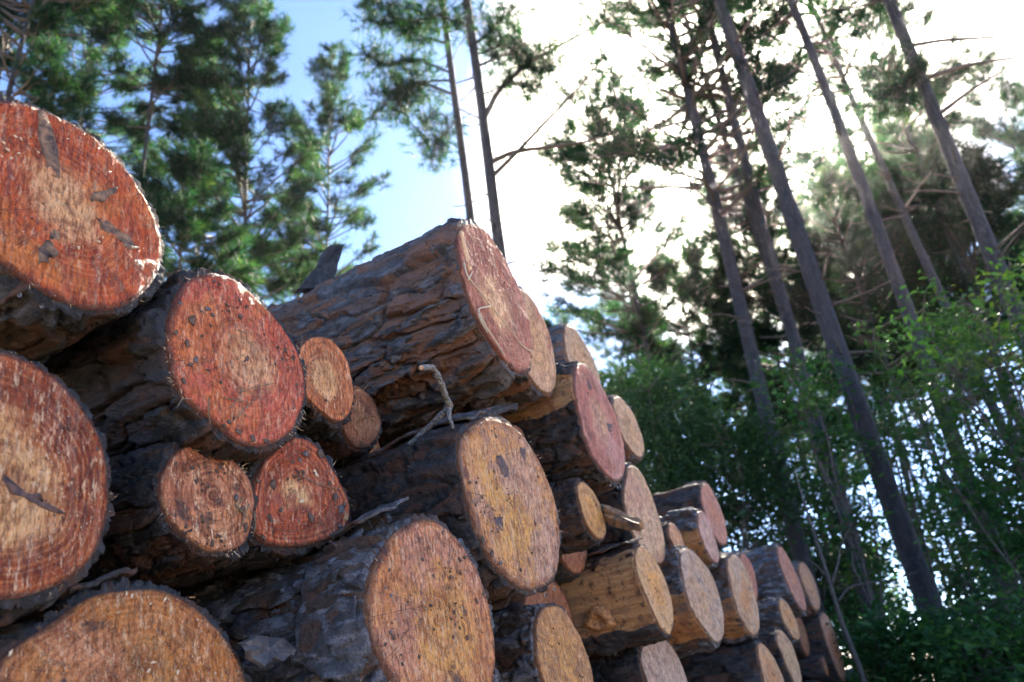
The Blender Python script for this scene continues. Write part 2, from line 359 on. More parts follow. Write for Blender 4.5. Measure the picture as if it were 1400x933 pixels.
def voronoi(u, v, nu, seed):
    iu, iv = np.floor(u).astype(np.int64), np.floor(v).astype(np.int64)
    f1 = np.full(u.shape, 9.0); f2 = f1.copy(); idh = np.zeros(u.shape); du = np.zeros(u.shape)
    for a in (-1, 0, 1):
        for b in (-1, 0, 1):
            ci, cj = iu + a, iv + b; cw = ci % nu
            pu = ci + .12 + .76 * hash2(cw, cj, seed); pv = cj + .12 + .76 * hash2(cw, cj, seed + 5)
            d = np.hypot(u - pu, v - pv); near = d < f1
            f2 = np.where(near, f1, np.minimum(f2, d)); idh = np.where(near, hash2(cw, cj, seed + 9), idh)
            du = np.where(near, u - pu, du); f1 = np.where(near, d, f1)
    return f1, f2, idh, du
def frame_of(yaw, el):
    a = np.array([math.sin(yaw) * math.cos(el), math.cos(yaw) * math.cos(el), math.sin(el)])
    e1 = np.cross(a, [0, 0, 1]); e1 /= np.linalg.norm(e1); e2 = np.cross(e1, a)
    return np.stack([e1, a, e2])          # rows: local X, Y (along the log), Z
class Log: pass
SECTION = []                              # (x, z, radius) of every log, for filling the gaps behind
def bark_surface(Lg, nth, nv, length, seed, plate=(.055, .15), deep=1.0, bare=None, fine_len=.9):
    th = np.arange(nth) * 2 * math.pi / nth
    nf = int(nv * .84); v = np.concatenate([fine_len * np.linspace(0, 1, nf) ** 1.25, np.linspace(fine_len, length, nv - nf + 1)[1:]])
    TH, V = np.meshgrid(th, v)
    rm = Lg.rm
    p3 = np.stack([np.cos(TH) * 2.2, np.sin(TH) * 2.2, V * 4], -1)
    wu = (fbm(p3 * 2.2, seed + 1) - .5) * .09; wv = (fbm(p3 * 2.2 + 7, seed + 2) - .5) * .16
    nu = max(6, round(2 * math.pi * rm / plate[0]))
    U = ((TH + wu / rm) / (2 * math.pi)) * nu
    f1, f2, hid, du = voronoi(U, (V + wv) / plate[1], nu, seed)
    nu2 = nu * 2
    g1, g2, hid2, _ = voronoi(((TH + wu / rm) / (2 * math.pi)) * nu2, (V + wv) / (plate[1] * .42), nu2, seed + 31)
    crack = sm(f2 - f1, .015, .13); cr2 = sm(g2 - g1, .0, .10)
    fine = fbm(p3 * np.array([9, 9, 5]), seed + 3, 4)
    # flakes lie in layers: a smooth field cut into terraces, its steps running along the log
    q3 = np.stack([np.cos(TH) * rm * 30, np.sin(TH) * rm * 30, (V + wv * .6) * 9], -1)
    fld = fbm(q3, seed + 40, 4) + .35 * (hid - .5) + .10 * (hid2 - .5)
    lv = fld * 7.5; lev = np.floor(lv); frac = lv - lev
    terr = lev + sm(frac, .0, .16)
    h = deep * (-.020 * (1 - crack) + .0055 * (terr - 3.6) + .006 * (hid - .5) + .008 * du * crack - .004 * (1 - cr2) * (hid < .55)) + .005 * (fine - .5)
    tone = np.where(hash2((lev + 11).astype(np.int64), (hid * 997).astype(np.int64), seed) < np.clip(.62 - .13 * (lev - 2.2), .06, .9), .72, .3) + .12 * (hid2 - .5)
    b = np.zeros_like(V)
    if bare:
        for (t0, t1, a0, a1) in bare:
            t0, t1 = math.radians(t0), math.radians(t1); mid = (t0 + t1) / 2; half = (t1 - t0) / 2
            d = np.abs((TH - mid + math.pi) % (2 * math.pi) - math.pi) / half
            q = np.maximum(d, np.abs(V - (a0 + a1) / 2) / ((a1 - a0) / 2)) + (fbm(p3 * 3.0, seed + 8) - .5) * .8
            b = np.maximum(b, 1 - sm(q, .8, 1.02))
    h = h * (1 - b) + b * (-.006 + .003 * (fine - .5)) + .004
    h = h * (.45 + .55 * sm(V, .0, .035))
    h = np.maximum(h, -.004 - .02 * sm(V, .01, .05))
    base = Lg.r_at(th)[None, :]
    rc = base * (1 - sm(V, .05, 1.2)) + rm * sm(V, .05, 1.2)
    rr = rc * (1 + Lg.taper * V) + h
    x, z = np.cos(TH) * rr, np.sin(TH) * rr
    bend = Lg.bend * V * V
    yo = Lg.pa * x[0] + Lg.pb * z[0]
    edge = .004 + .012 * fbm(p3[:1] * 6, seed + 21)[0] - (b[0] > .5) * .003
    Y = V + (yo + edge)[None, :] * (1 - sm(V, 0, .6))
    P = np.stack([x + bend, Y, z], -1)
    lip = P[0].copy(); rin = np.maximum(.01, (rr[0] - .022)) / rr[0]
    lip[:, 0] *= rin; lip[:, 2] *= rin; lip[:, 1] = P[0][:, 1] + .001
    back = np.array([[Lg.bend * length ** 2, length, 0]])
    VV = np.vstack([lip, P.reshape(-1, 3), back]); nrow = nv + 1
    j = np.arange(nth); last = nv * nth
    cap = np.stack([last + j, last + (j + 1) % nth, j * 0 + len(VV) - 1], 1)
    fq = grid_faces(nth, nrow)[:, ::-1]
    pl = np.vstack([tone[:1], tone]).ravel(); bb = np.vstack([b[:1], b]).ravel()
    return VV, [fq, cap[:, ::-1]], {'plate': np.append(pl, .3), 'bare': np.append(bb, 0)}
def chip_mesh(name, w, h, t, seed, mat):
    """an irregular, slightly curved flake"""
    r = np.random.default_rng(seed); n = 9; a = np.sort(r.uniform(0, 2 * math.pi, n)) * .35 + np.arange(n) * 2 * math.pi / n * .65
    q = r.uniform(.45, 1.0, n); x = np.cos(a) * q * w / 2; z = np.sin(a) * q * h / 2
    cy = (x / w) ** 2 * w * .35
    t = t * .45; top = np.stack([x * .96, -t + cy + r.uniform(-.2, .2, n) * t, z * .92], 1); bot = np.stack([x, cy + 0 * x, z], 1)
    V = np.vstack([top, bot, [[0, -t * 1.1, 0]], [[0, 0, 0]]]); j = np.arange(n); k = (j + 1) % n
    return mesh_np(name, V, [np.stack([j, n + j, n + k, k], 1), np.vstack([np.stack([j * 0 + 2 * n, j, k], 1), np.stack([j * 0 + 2 * n + 1, n + k, n + j], 1)])], mat, False)
def log_frame(key):
    """where the outline of a cut end lies in space"""
    off, yaw, el, P = OUT[key]
    n = frame_of(R(yaw), R(el))[1]
    c0 = np.mean(np.array(P, float), 0); dc = rays([c0])[0]; X0 = dc * ((1.15 + off) / dc[1])
    D = rays(P); X = CAM + D * ((X0 @ n) / (D @ n))[:, None]
    return n, X0 @ n, X
def build_log(key, label, bark, face, res=(200, 120), pith=None, length=3.0, bare=None, fringe=(0, .02), fuzz=0, debris=0, group='logs of the stack', plate=(.055, .15), deep=1.0, fibre=None):
    seed = int(key[1:]) * 13 + 3; r = np.random.default_rng(seed)
    off, yaw, el, P = OUT[key]
    n, nd, X = log_frame(key)
    c = X.mean(0); Fm = frame_of(R(yaw * .3), R(-2.0 + (el + 4) * .25))
    Lg = Log(); Lg.c = c; Lg.F = Fm; Lg.n = n; Lg.nd = nd; Lg.key = key
    q = (X - c) @ Fm.T
    th = np.arctan2(q[:, 2], q[:, 0]); rr = np.hypot(q[:, 0], q[:, 2]); o = np.argsort(th); th, rr = th[o], rr[o]
    g = np.linspace(-math.pi, math.pi, 256, endpoint=False)
    gi = np.interp(g, np.concatenate([th - 2 * math.pi, th, th + 2 * math.pi]), np.tile(rr, 3))
    ft = np.fft.rfft(gi); ft[10:] = 0; gi = np.fft.irfft(ft, 256)
    Lg.rm = gi.mean()
    Lg.r_at = lambda t: np.interp((np.asarray(t) + math.pi) % (2 * math.pi) - math.pi, np.append(g, math.pi), np.append(gi, gi[0]))
    nl = Fm @ n; Lg.pa, Lg.pb = -nl[0] / nl[1], -nl[2] / nl[1]
    Lg.taper = r.uniform(-.02, .01); Lg.bend = r.uniform(-.004, .004)
    root = thing('log', c, label, 'log', group)
    root.rotation_euler = Matrix([[Fm[j][i] for j in range(3)] for i in range(3)]).to_euler()
    Lg.root = root
    SECTION.append((c[0], c[2], Lg.rm))
    V, f, at = bark_surface(Lg, res[0], res[1], length, seed, plate, deep, bare)
    Lg.bark = link('bark', mesh_np('bark', V, f, BARK[bark], True, at), root)
    # the cut end
    nt, nr = max(48, res[0] // 2), max(10, res[0] // 7)
    t2 = np.arange(nt) * 2 * math.pi / nt; rim = Lg.r_at(t2) - .010
    rim = rim * (1 + .012 * (fbm(np.stack([np.cos(t2) * 6, np.sin(t2) * 6, t2 * 0], -1), seed) - .5))
    ox, oz = np.cos(t2) * rim, np.sin(t2) * rim
    pc = np.zeros(2)
    if pith: d = rays([pith])[0]; ql = Fm @ (CAM + d * (nd / (d @ n)) - c); pc = np.array([ql[0], ql[2]])
    rho = np.linspace(0, 1, nr) ** .8; rho[0] = .004
    px = pc[0] + rho[:, None] * (ox - pc[0])[None]; pz = pc[1] + rho[:, None] * (oz - pc[1])[None]
    p3 = np.stack([px, pz, px * 0 + seed], -1)
    ru = (fbm(p3 * 18, seed, 3) - .5) * .004 + (fbm(p3 * 70, seed + 4, 2) - .5) * .003
    py = Lg.pa * px + Lg.pb * pz + ru + .004 * (rho[:, None] > .98)
    FP = np.stack([px, py, pz], -1); sk = FP[-1].copy(); sk[:, 1] += .03
    V = np.vstack([FP.reshape(-1, 3), sk]); fq = grid_faces(nt, nr + 1)[:, ::-1]
    V = np.vstack([V, [[pc[0], FP[0, :, 1].mean(), pc[1]]]]); j = np.arange(nt)
    cap = np.stack([j * 0 + len(V) - 1, j, (j + 1) % nt], 1)[:, ::-1]
    Lg.face = link('end_face', mesh_np('end_face', V, [fq, cap], face, True, {'rho': np.concatenate([np.repeat(rho, nt), np.ones(nt), [0]])}), root)
    face_y = lambda x, z: Lg.pa * x + Lg.pb * z
    if fringe[0]:
        k = int(fringe[0] * .10); a = r.uniform(0, 2 * math.pi, k)
        
        c5 = r.uniform(0, 2 * math.pi, 4); a = np.where(r.random(k) < .8, c5[r.integers(0, 4, k)] + r.normal(0, .16, k), a)
        rad = Lg.r_at(a) - r.uniform(0, .012, k); b = np.stack([np.cos(a) * rad, face_y(np.cos(a) * rad, np.sin(a) * rad) + .002, np.sin(a) * rad], 1)
        d = np.stack([np.cos(a), -r.uniform(.1, 1.3, k), np.sin(a)], 1) + r.normal(0, .5, (k, 3)); d[:, 2] -= .25; d /= np.linalg.norm(d, axis=1)[:, None]
        ln = fringe[1] * (.15 + r.uniform(0, 1.0, k) ** 3)
        add_blades(root, 'splinters', b, d, ln, r, fibre or M_FIBRE, .0008)
    if fuzz:
        a = r.uniform(0, 2 * math.pi, fuzz); q_ = np.sqrt(r.uniform(0, 1, fuzz)); rad = Lg.r_at(a) * q_ * .93 - .006
        x, z = np.cos(a) * rad, np.sin(a) * rad
        d = np.stack([r.normal(0, .6, fuzz), -r.uniform(.1, .7, fuzz), r.normal(-.3, .7, fuzz)], 1); d /= np.linalg.norm(d, axis=1)[:, None]
        add_blades(root, 'wood_fibres', np.stack([x, face_y(x, z), z], 1), d, r.uniform(.003, .008, fuzz), r, fibre or M_FIBRED, .0006)
    if debris:
        mb = MB()
        oc = np.array([[1, 0, 0], [-1, 0, 0], [0, 1, 0], [0, -1, 0], [0, 0, 1], [0, 0, -1]], float)
        of = np.array([[0, 2, 4], [2, 1, 4], [1, 3, 4], [3, 0, 4], [2, 0, 5], [1, 2, 5], [3, 1, 5], [0, 3, 5]])
        cl = r.uniform(0, 2 * math.pi, 5); cq = r.uniform(.2, .95, 5)
        for i in range(int(debris * .55)):
            if r.random() < .8:
                w = r.integers(5); a, q_ = cl[w] + r.normal(0, .30), cq[w] + r.normal(0, .16)
            else: a, q_ = r.uniform(0, 6.283), math.sqrt(r.uniform(0, 1))
            q_ = min(abs(q_), .98); rad = Lg.r_at(a) * q_; x, z = math.cos(a) * rad, math.sin(a) * rad
            s = .0011 + .0055 * r.random() ** 5
            S = oc * s * r.uniform(.4, 1.3, 3) * np.array([1, .6, 1]) * r.uniform(.7, 1.2, (6, 1)); w = r.uniform(0, 6.283)
            rot = np.array([[math.cos(w), 0, math.sin(w)], [0, 1, 0], [-math.sin(w), 0, math.cos(w)]])
            mb.add(S @ rot.T + [x, face_y(x, z) - s * .2, z], None, of)
        link('debris', mb.mesh('debris', M_CHIP, False), root, kind='stuff')
    return Lg
def add_blades(root, name, b, d, ln, r, mat, w):
    k = len(b); s = np.cross(d, r.normal(0, 1, (k, 3))); s /= np.linalg.norm(s, axis=1)[:, None]
    mid = b + d * (ln * .5)[:, None] + r.normal(0, .12, (k, 3)) * ln[:, None]
    tip = b + d * ln[:, None] + r.normal(0, .28, (k, 3)) * ln[:, None]
    V = np.stack([b - s * w, b + s * w, mid + s * w * .7, mid - s * w * .7, tip], 1).reshape(-1, 3); i = np.arange(k)[:, None] * 5
    link(name, mesh_np(name, V, [i + np.array([[0, 1, 2, 3]]), i + np.array([[3, 2, 4]])], mat, False), root, kind='stuff')
def on_face(Lg, pts, lift=.002):
    """photograph points on a log's cut end, in the log's own space"""
    D = rays(pts); X = CAM + D * (Lg.nd / (D @ Lg.n))[:, None]
    q = (X - Lg.c) @ Lg.F.T; q[:, 1] -= lift
    return q
def inlay(Lg, pts, mat, name, lift=.0010):
    """a knot or crack: a thin lens of other wood set into the cut end"""
    q = on_face(Lg, pts, lift); n = len(q); r = np.random.default_rng(n + int(abs(q[0, 0]) * 1e4))
    q2 = np.empty((2 * n, 3)); q2[0::2] = q; q2[1::2] = (q + np.roll(q, -1, 0)) / 2; q2[:, [0, 2]] += r.normal(0, .0024, (2 * n, 2)); n *= 2
    lo = q2.copy(); lo[:, 1] += .008; c = q2.mean(0); mid = c + (q2 - c) * .7
    V = np.vstack([lo, q2, mid, [c]]); j = np.arange(n); k = (j + 1) % n
    link(name, mesh_np(name, V, [np.vstack([np.stack([j, k, n + k, n + j], 1), np.stack([n + j, n + k, 2 * n + k, 2 * n + j], 1)]), np.stack([2 * n + j, 2 * n + k, j * 0 + 3 * n], 1)], mat, True), Lg.face)
def strand(Lg, pts, rad, mat, name, lift=.005):
    q = on_face(Lg, pts, lift); t = np.linspace(0, len(q) - 1, len(q) * 5); i = np.arange(len(q))
    p = np.stack([np.interp(t, i, q[:, k]) for k in range(3)], 1)
    p[1:-1] = (p[:-2] + 2 * p[1:-1] + p[2:]) / 4; p[1:-1] = (p[:-2] + 2 * p[1:-1] + p[2:]) / 4
    mb = MB(); mb.tube(p, rad * np.linspace(1, .55, len(p)), 5); link(name, mb.mesh(name, mat), Lg.root)
def chip_on(Lg, px, py, w_px, h_px, mat, seed, name='bark_chip', rot=0.0):
    q = on_face(Lg, [(px, py)], .001)[0]; D = rays([(px, py)])[0]; dist = Lg.nd / (D @ Lg.n)
    s = dist * F / 1000 * .92
    o = link(name, chip_mesh(name, w_px * dist, h_px * dist, .35 * min(w_px, h_px) * dist, seed, mat), Lg.root)
    o.location = q; o.rotation_euler = (math.atan(Lg.pb), rot, -math.atan(-Lg.pa))
def bark_strip(Lg, t0, t1, v0, v1, lift, mat, seed, name='bark_strip', curl=.5, thick=.007):
    """a strip of bark that has lifted from the log"""
    nt, nv = 14, 36; a = np.radians(np.linspace(t0, t1, nt)); v = np.linspace(v0, v1, nv); TH, V = np.meshgrid(a, v)
    p3 = np.stack([np.cos(TH) * 3, np.sin(TH) * 3, V * 9], -1); e = (np.linspace(-1, 1, nt) ** 2)[None, :]
    ragged = (fbm(p3 * 2, seed) - .5)
    TH = TH + ragged * R(t1 - t0) * .35
    rr = Lg.r_at(TH) + lift + curl * .02 * e + (fbm(p3 * 3.5, seed + 3) - .5) * .022 + lift * .8 * np.sin(V * 14 + seed)
    x, z = np.cos(TH) * rr, np.sin(TH) * rr; y = V + Lg.pa * x + Lg.pb * z
    r2 = rr - thick * (.6 + .8 * fbm(p3 * 6, seed + 5)); x2, z2 = np.cos(TH) * r2, np.sin(TH) * r2
    A = np.stack([x, y, z], -1).reshape(-1, 3); B = np.stack([x2, y, z2], -1).reshape(-1, 3); n = len(A)
    g = grid_faces(nt, nv, False); ed = []
    for i in range(nv - 1):
        ed += [(i * nt, (i + 1) * nt, n + (i + 1) * nt, n + i * nt), (i * nt + nt - 1, n + i * nt + nt - 1, n + (i + 1) * nt + nt - 1, (i + 1) * nt + nt - 1)]
    for j in range(nt - 1):
        ed += [(j, n + j, n + j + 1, j + 1), ((nv - 1) * nt + j, (nv - 1) * nt + j + 1, n + (nv - 1) * nt + j + 1, n + (nv - 1) * nt + j)]
    pl = fbm(p3 * 2.5, seed + 9).ravel()
    link(name, mesh_np(name, np.vstack([A, B]), [np.vstack([g, g[:, ::-1] + n, np.array(ed)])], mat, True, {'plate': np.tile(pl, 2), 'bare': np.zeros(2 * n)}), Lg.root)
def drop(Lg, px, py, r_=.0035, lift=.003):
    q = on_face(Lg, [(px, py)], lift)[0]
    n, k = 10, 9; ph = np.linspace(0, math.pi, k); prof = np.sin(ph) * r_ * (1 - .45 * (np.cos(ph) > 0) * np.cos(ph)); zz = np.cos(ph) * r_ * np.where(np.cos(ph) > 0, 1.9, 1)
    V, Q, T = tube(np.stack([ph * 0, ph * 0, zz], 1), np.maximum(prof, 1e-5), n)
    o = link('water_drop', mesh_np('water_drop', V, [Q, T], M_WATER), Lg.root); o.location = q
    return o

# colours of the cut wood
PEACH, TAN, GOLD = (.66, .35, .16), (.62, .38, .18), (.66, .33, .07)
RED, RUST, PINK, LILAC = (.47, .125, .045), (.40, .13, .05), (.53, .20, .14), (.56, .30, .25)
ORANGE, SALMON, PALE, BROWN = (.60, .25, .06), (.62, .25, .13), (.68, .46, .27), (.40, .20, .075)
HI, MID, LOW = (300, 190), (180, 110), (110, 64)
fm = face_material
LG = {}
def L(key, *a, **k): LG[key] = build_log(key, *a, **k)
L('L1', 'big red-orange sawn log with four dark knots, topmost at the far left', 'dark', fm('cut_1', (.66, .37, .17), (.44, .078, .013), .32, 15, .36, .18, .38, .40, .3, 1, (.60, .19, .035)), HI, (90, 278), fringe=(260, .012), debris=40)
L('L2', 'big brown-red log with wide tan heart and dark radial crack, cut by the left edge', 'dark', fm('cut_2', (.66, .38, .16), (.36, .085, .020), .48, 15, .55, .22, .65, .45, .4, 2, (.30, .065, .018)), HI, (4, 655), fringe=(200, .012), debris=60)
L('L3', 'orange-brown log with furry fibrous face at the bottom left corner', 'dark', fm('cut_3', (.56, .25, .06), (.50, .19, .045), .4, 13, .45, .30, .65, .40, .2, 3, (.50, .20, .09)), HI, fringe=(500, .022), fuzz=5200, debris=60, fibre=M_FIBRED)
L('L4', 'pinkish-red log with peach heart and bark crumbs, right of the topmost red one', 'dark', fm('cut_4', (.72, .40, .20), (.47, .092, .046), .36, 13, .42, .22, .45, .40, .3, 4, (.58, .17, .045)), HI, (337, 491), fringe=(700, .022), fuzz=500, debris=330)
L('L5', 'small oval peach log with frayed lower rim beside the pinkish-red one', 'dark', fm('cut_5', (.70, .40, .18), (.56, .19, .065), .42, 9, .5, .12, .6, .25, .2, 5), MID, (443, 523), fringe=(600, .028), fuzz=300, debris=40)
L('L6', 'small muddy red-brown log half behind the small oval peach one', 'dark', fm('cut_6', (.36, .17, .08), (.32, .12, .055), .4, 9, .4, .55, .4, .3, .2, 6), MID, fringe=(200, .02), fuzz=500, debris=160)
L('L7', 'small round muddy peach log with clear rings in a dark gap', 'dark', fm('cut_7', (.62, .34, .15), (.58, .25, .10), .35, 9, .9, .50, .85, .3, .2, 7, (.46, .17, .09)), HI, (292, 678), fringe=(500, .016), fuzz=500, debris=420)
L('L8', 'red-brown log with small tan heart strewn with dark bark flakes', 'dark', fm('cut_8', (.66, .38, .17), (.38, .075, .022), .30, 10, .5, .30, .4, .4, .2, 8, (.36, .11, .06)), HI, (400, 672), fringe=(160, .012), debris=260)
L('L9', 'big plated-bark log with reddish end and white root strands on top of the stack', 'grey', fm('cut_9', (.66, .39, .20), (.38, .120, .062), .34, 14, .45, .16, .30, .05, .35, 9, (.44, .15, .10)), (400, 270), (672, 412), plate=(.085, .26), deep=1.35, fringe=(260, .014), debris=60)
L('L10', 'pale tan log tucked directly behind the big reddish plated-bark log', 'grey', fm('cut_10', TAN, (.64, .43, .25), .6, 14, .4, .15, .5, .15, .3, 10, (.55, .25, .13)), MID, fringe=(160, .018), debris=40)
L('L11', 'greyish tan log on top, above the pink-lilac log', 'grey', fm('cut_11', TAN, (.56, .38, .22), .6, 12, .25, .25, .6, .15, .6, 11), MID, fringe=(200, .02))
L('L12', 'pink-lilac log with a stripped golden patch of wood beside its end', 'dark', fm('cut_12', (.62, .38, .22), (.50, .19, .135), .34, 12, .35, .14, .35, .3, .3, 12, LILAC), MID, bare=[(136, 176, -.1, .42)], fringe=(160, .015), debris=50)
L('L13', 'narrow peach-tan log half hidden behind the pink-lilac one', 'grey', fm('cut_13', TAN, (.64, .41, .23), .5, 12, .25, .12, .45, .15, .4, 13), MID, fringe=(120, .02))
L('L14', 'tall pale tan log below the pink-lilac one, its side hidden', 'dark', fm('cut_14', PALE, (.62, .40, .22), .5, 12, .25, .22, .5, .2, .5, 14, (.55, .30, .19)), MID, fringe=(240, .025), debris=50)
L('L15', 'small golden log with a broken stick before it', 'dark', fm('cut_15', GOLD, (.60, .33, .10), .5, 9, .35, .3, .5, .3, .3, 15), MID, fringe=(120, .016), debris=60)
L('L16', 'big golden-tan wet log with grey knots and a twig on its bark', 'dark', fm('cut_16', (.64, .34, .085), (.56, .27, .085), .62, 14, .4, .26, .5, .5, .7, 16, (.52, .30, .20)), HI, (712, 700), plate=(.07, .2), fringe=(260, .016), fuzz=500, debris=420)
L('L17', 'golden log with stripped knotty side below the tall pale tan one', 'dark', fm('cut_17', GOLD, (.62, .37, .15), .5, 10, .25, .26, .6, .3, .3, 17), MID, bare=[(128, 232, -.2, .75)], fringe=(240, .025), fuzz=500, debris=90)
L('L18', 'tan log with coarse whitish saw grooves and frayed lower end', 'wet', fm('cut_18', (.62, .38, .18), (.60, .38, .22), .4, 9, .2, .22, .7, .3, 1.4, 18, (.66, .50, .38)), MID, bare=[(178, 250, -.1, .9)], fringe=(500, .034), fuzz=700, debris=40)
L('L19', 'orange-tan log with whitish frayed foot right of the grooved tan one', 'wet', fm('cut_19', ORANGE, (.58, .33, .15), .4, 9, .2, .25, .6, .25, .9, 19, (.60, .42, .30)), LOW, bare=[(185, 250, -.1, .9)], fringe=(300, .03), debris=40)
L('L20', 'reddish log close behind the orange-tan one with frayed foot', 'wet', fm('cut_20', (.52, .20, .12), (.50, .18, .11), .4, 8, .3, .12, .3, .2, .3, 20), LOW)
L('L21', 'salmon-ended log standing out against the dark shrubs', 'dark', fm('cut_21', SALMON, (.58, .26, .17), .4, 10, .3, .10, .35, .2, .3, 21), LOW, plate=(.06, .3))
L('L22', 'pale pink log with stripped side under the salmon-ended one', 'wet', fm('cut_22', (.66, .42, .30), (.60, .36, .28), .4, 9, .25, .10, .4, .25, .3, 22), LOW, bare=[(168, 260, -.1, .8)])
L('L23', 'smallest log, a peach end peeping between tan and pale pink logs', 'dark', fm('cut_23', PEACH, (.62, .34, .17), .5, 7, .3, .12, .4, .2, .3, 23), LOW)
L('L24', 'pink log with wet bluish bark, right of the reddish one', 'wet', fm('cut_24', SALMON, (.55, .24, .16), .4, 10, .3, .12, .35, .3, .3, 24), LOW)
L('L25', 'peach log behind the pink one with wet bluish bark', 'grey', fm('cut_25', PEACH, (.60, .33, .19), .5, 9, .25, .12, .35, .2, .3, 25), LOW, fringe=(80, .02))
L('L26', 'short orange log with wet bark under the pink one', 'wet', fm('cut_26', ORANGE, (.60, .32, .13), .5, 8, .25, .15, .35, .2, .3, 26), LOW)
L('L27', 'tan log below the short orange one, near the bottom edge', 'dark', fm('cut_27', TAN, (.58, .35, .17), .5, 8, .25, .2, .4, .2, .3, 27), LOW)
L('L28', 'large salmon log seen edge-on at the right end of the stack', 'dark', fm('cut_28', SALMON, (.58, .31, .20), .5, 12, .25, .12, .35, .2, .3, 28), LOW, fringe=(80, .02))
L('L29', 'orange log with dark bark at the bottom edge, left of the tan one', 'dark', fm('cut_29', ORANGE, (.60, .32, .13), .5, 9, .25, .18, .4, .2, .3, 29), LOW)
L('L30', 'greyish-pink grooved log at the bottom edge under the stripped golden one', 'dark', fm('cut_30', (.58, .40, .28), (.54, .36, .25), .4, 9, .2, .25, .6, .2, 1.2, 30), MID, fringe=(300, .026), fuzz=300, debris=60)
L('L31', 'golden-orange log at the bottom edge under the big golden-tan one', 'wet', fm('cut_31', GOLD, (.56, .28, .08), .5, 9, .3, .30, .55, .3, .3, 31), MID, fringe=(260, .018), fuzz=700, debris=160)
L('L32', 'big wet orange-tan log with muddy end and flaky bluish bark at the bottom', 'wet', fm('cut_32', (.62, .30, .07), (.54, .22, .07), .55, 12, .45, .48, .6, .5, .3, 32, (.50, .22, .13)), (380, 230), (600, 850), plate=(.10, .17), deep=1.5, fringe=(240, .014), fuzz=1200, debris=620)
L('L34', 'last small log of the stack, low beside the green shrubs', 'wet', fm('cut_34', SALMON, (.58, .28, .18), .5, 7, .2, .1, .3, .2, .3, 34), LOW)

# knots, cracks, crumbs and strands on single ends
A = LG['L1']
inlay(A, [(50, 150), (60, 152), (72, 175), (78, 205), (82, 240), (75, 245), (65, 232), (58, 205), (50, 180)], M_KNOT, 'knot')
inlay(A, [(120, 268), (140, 260), (162, 256), (158, 266), (140, 273), (122, 277)], M_KNOT, 'knot')
inlay(A, [(130, 298), (145, 302), (160, 313), (175, 322), (184, 335), (188, 340), (175, 341), (165, 332), (155, 322), (138, 315)], M_KNOT, 'knot')
inlay(A, [(76, 305), (79, 315), (77, 340), (76, 355), (65, 360), (55, 362), (52, 345), (55, 335), (68, 328), (72, 315)], M_KNOT, 'knot')
inlay(LG['L2'], [(2, 648), (18, 664), (34, 672), (52, 680), (70, 692), (91, 706), (72, 698), (50, 688), (30, 679), (12, 672)], M_CRACK, 'crack')
for P in ([(677, 625), (685, 622), (694, 640), (695, 660), (690, 655), (683, 642)], [(711, 612), (718, 612), (719, 630), (713, 632)], [(675, 708), (687, 706), (688, 725), (680, 730), (676, 722)]):
    inlay(LG['L16'], P, M_CRACK, 'knot')
for P in ([(803, 520), (808, 526), (809, 534), (804, 530)], [(828, 578), (836, 580), (838, 592), (832, 590)]):
    inlay(LG['L12'], P, M_CRACK, 'knot')
inlay(LG['L4'], [(332, 488), (338, 487), (341, 492), (336, 495), (333, 493)], M_CRACK, 'pith')
B = LG['L9']
for P in ([(632, 360), (636, 378), (650, 395), (668, 418), (690, 445), (712, 475), (728, 483)], [(638, 384), (644, 372)], [(668, 420), (651, 423), (655, 440), (664, 456)], [(651, 424), (660, 445), (675, 467), (688, 488)]):
    strand(B, P, .0028, M_STRAW, 'root_strand', .006)
inlay(B, [(629, 318), (633, 318), (640, 345), (645, 368), (641, 372), (634, 345)], M_WOODTIP, 'pale_scar')
for P in ([(325, 538), (345, 531), (372, 525)], [(303, 545), (320, 548), (338, 551)], [(312, 560), (322, 548), (330, 530)], [(284, 545), (283, 565), (286, 580)], [(322, 572), (336, 556), (356, 538)], [(323, 452), (333, 456), (343, 457)]):
    strand(LG['L4'], P, .0012, M_NEEDLE_DRY, 'pine_needle', .004)
for P in ([(318, 690), (330, 702), (338, 712)], [(345, 700), (347, 720), (343, 735)], [(262, 616), (280, 620), (296, 622)], [(330, 680), (322, 695), (318, 710)], [(338, 690), (330, 712), (326, 725)]):
    strand(LG['L7'], P, .0013, M_NEEDLE_DRY, 'pine_needle', .005)
for P in ([(408, 650), (430, 662), (452, 668), (468, 672)],):
    strand(LG['L8'], P, .0012, M_NEEDLE_DRY, 'pine_needle', .004)
for k, (x, y, w, h, m) in enumerate([(262, 438, 16, 20, M_CHIP), (284, 423, 10, 12, M_CHIPG), (290, 432, 9, 9, M_CHIP), (328, 433, 11, 13, M_CHIP), (246, 415, 9, 9, M_CHIPG), (267, 492, 10, 14, M_CHIPG), (259, 499, 10, 14, M_CHIP), (276, 460, 8, 7, M_CHIP), (292, 385, 5, 12, M_CHIP), (255, 470, 12, 12, M_CHIP), (325, 590, 16, 12, M_CHIP), (345, 600, 18, 12, M_CHIP), (363, 603, 14, 9, M_CHIP), (312, 578, 10, 10, M_CHIP), (250, 520, 12, 14, M_CHIP), (240, 455, 10, 12, M_CHIP)]):
    chip_on(LG['L4'], x, y, w, h, m, 100 + k, rot=k * 1.3)
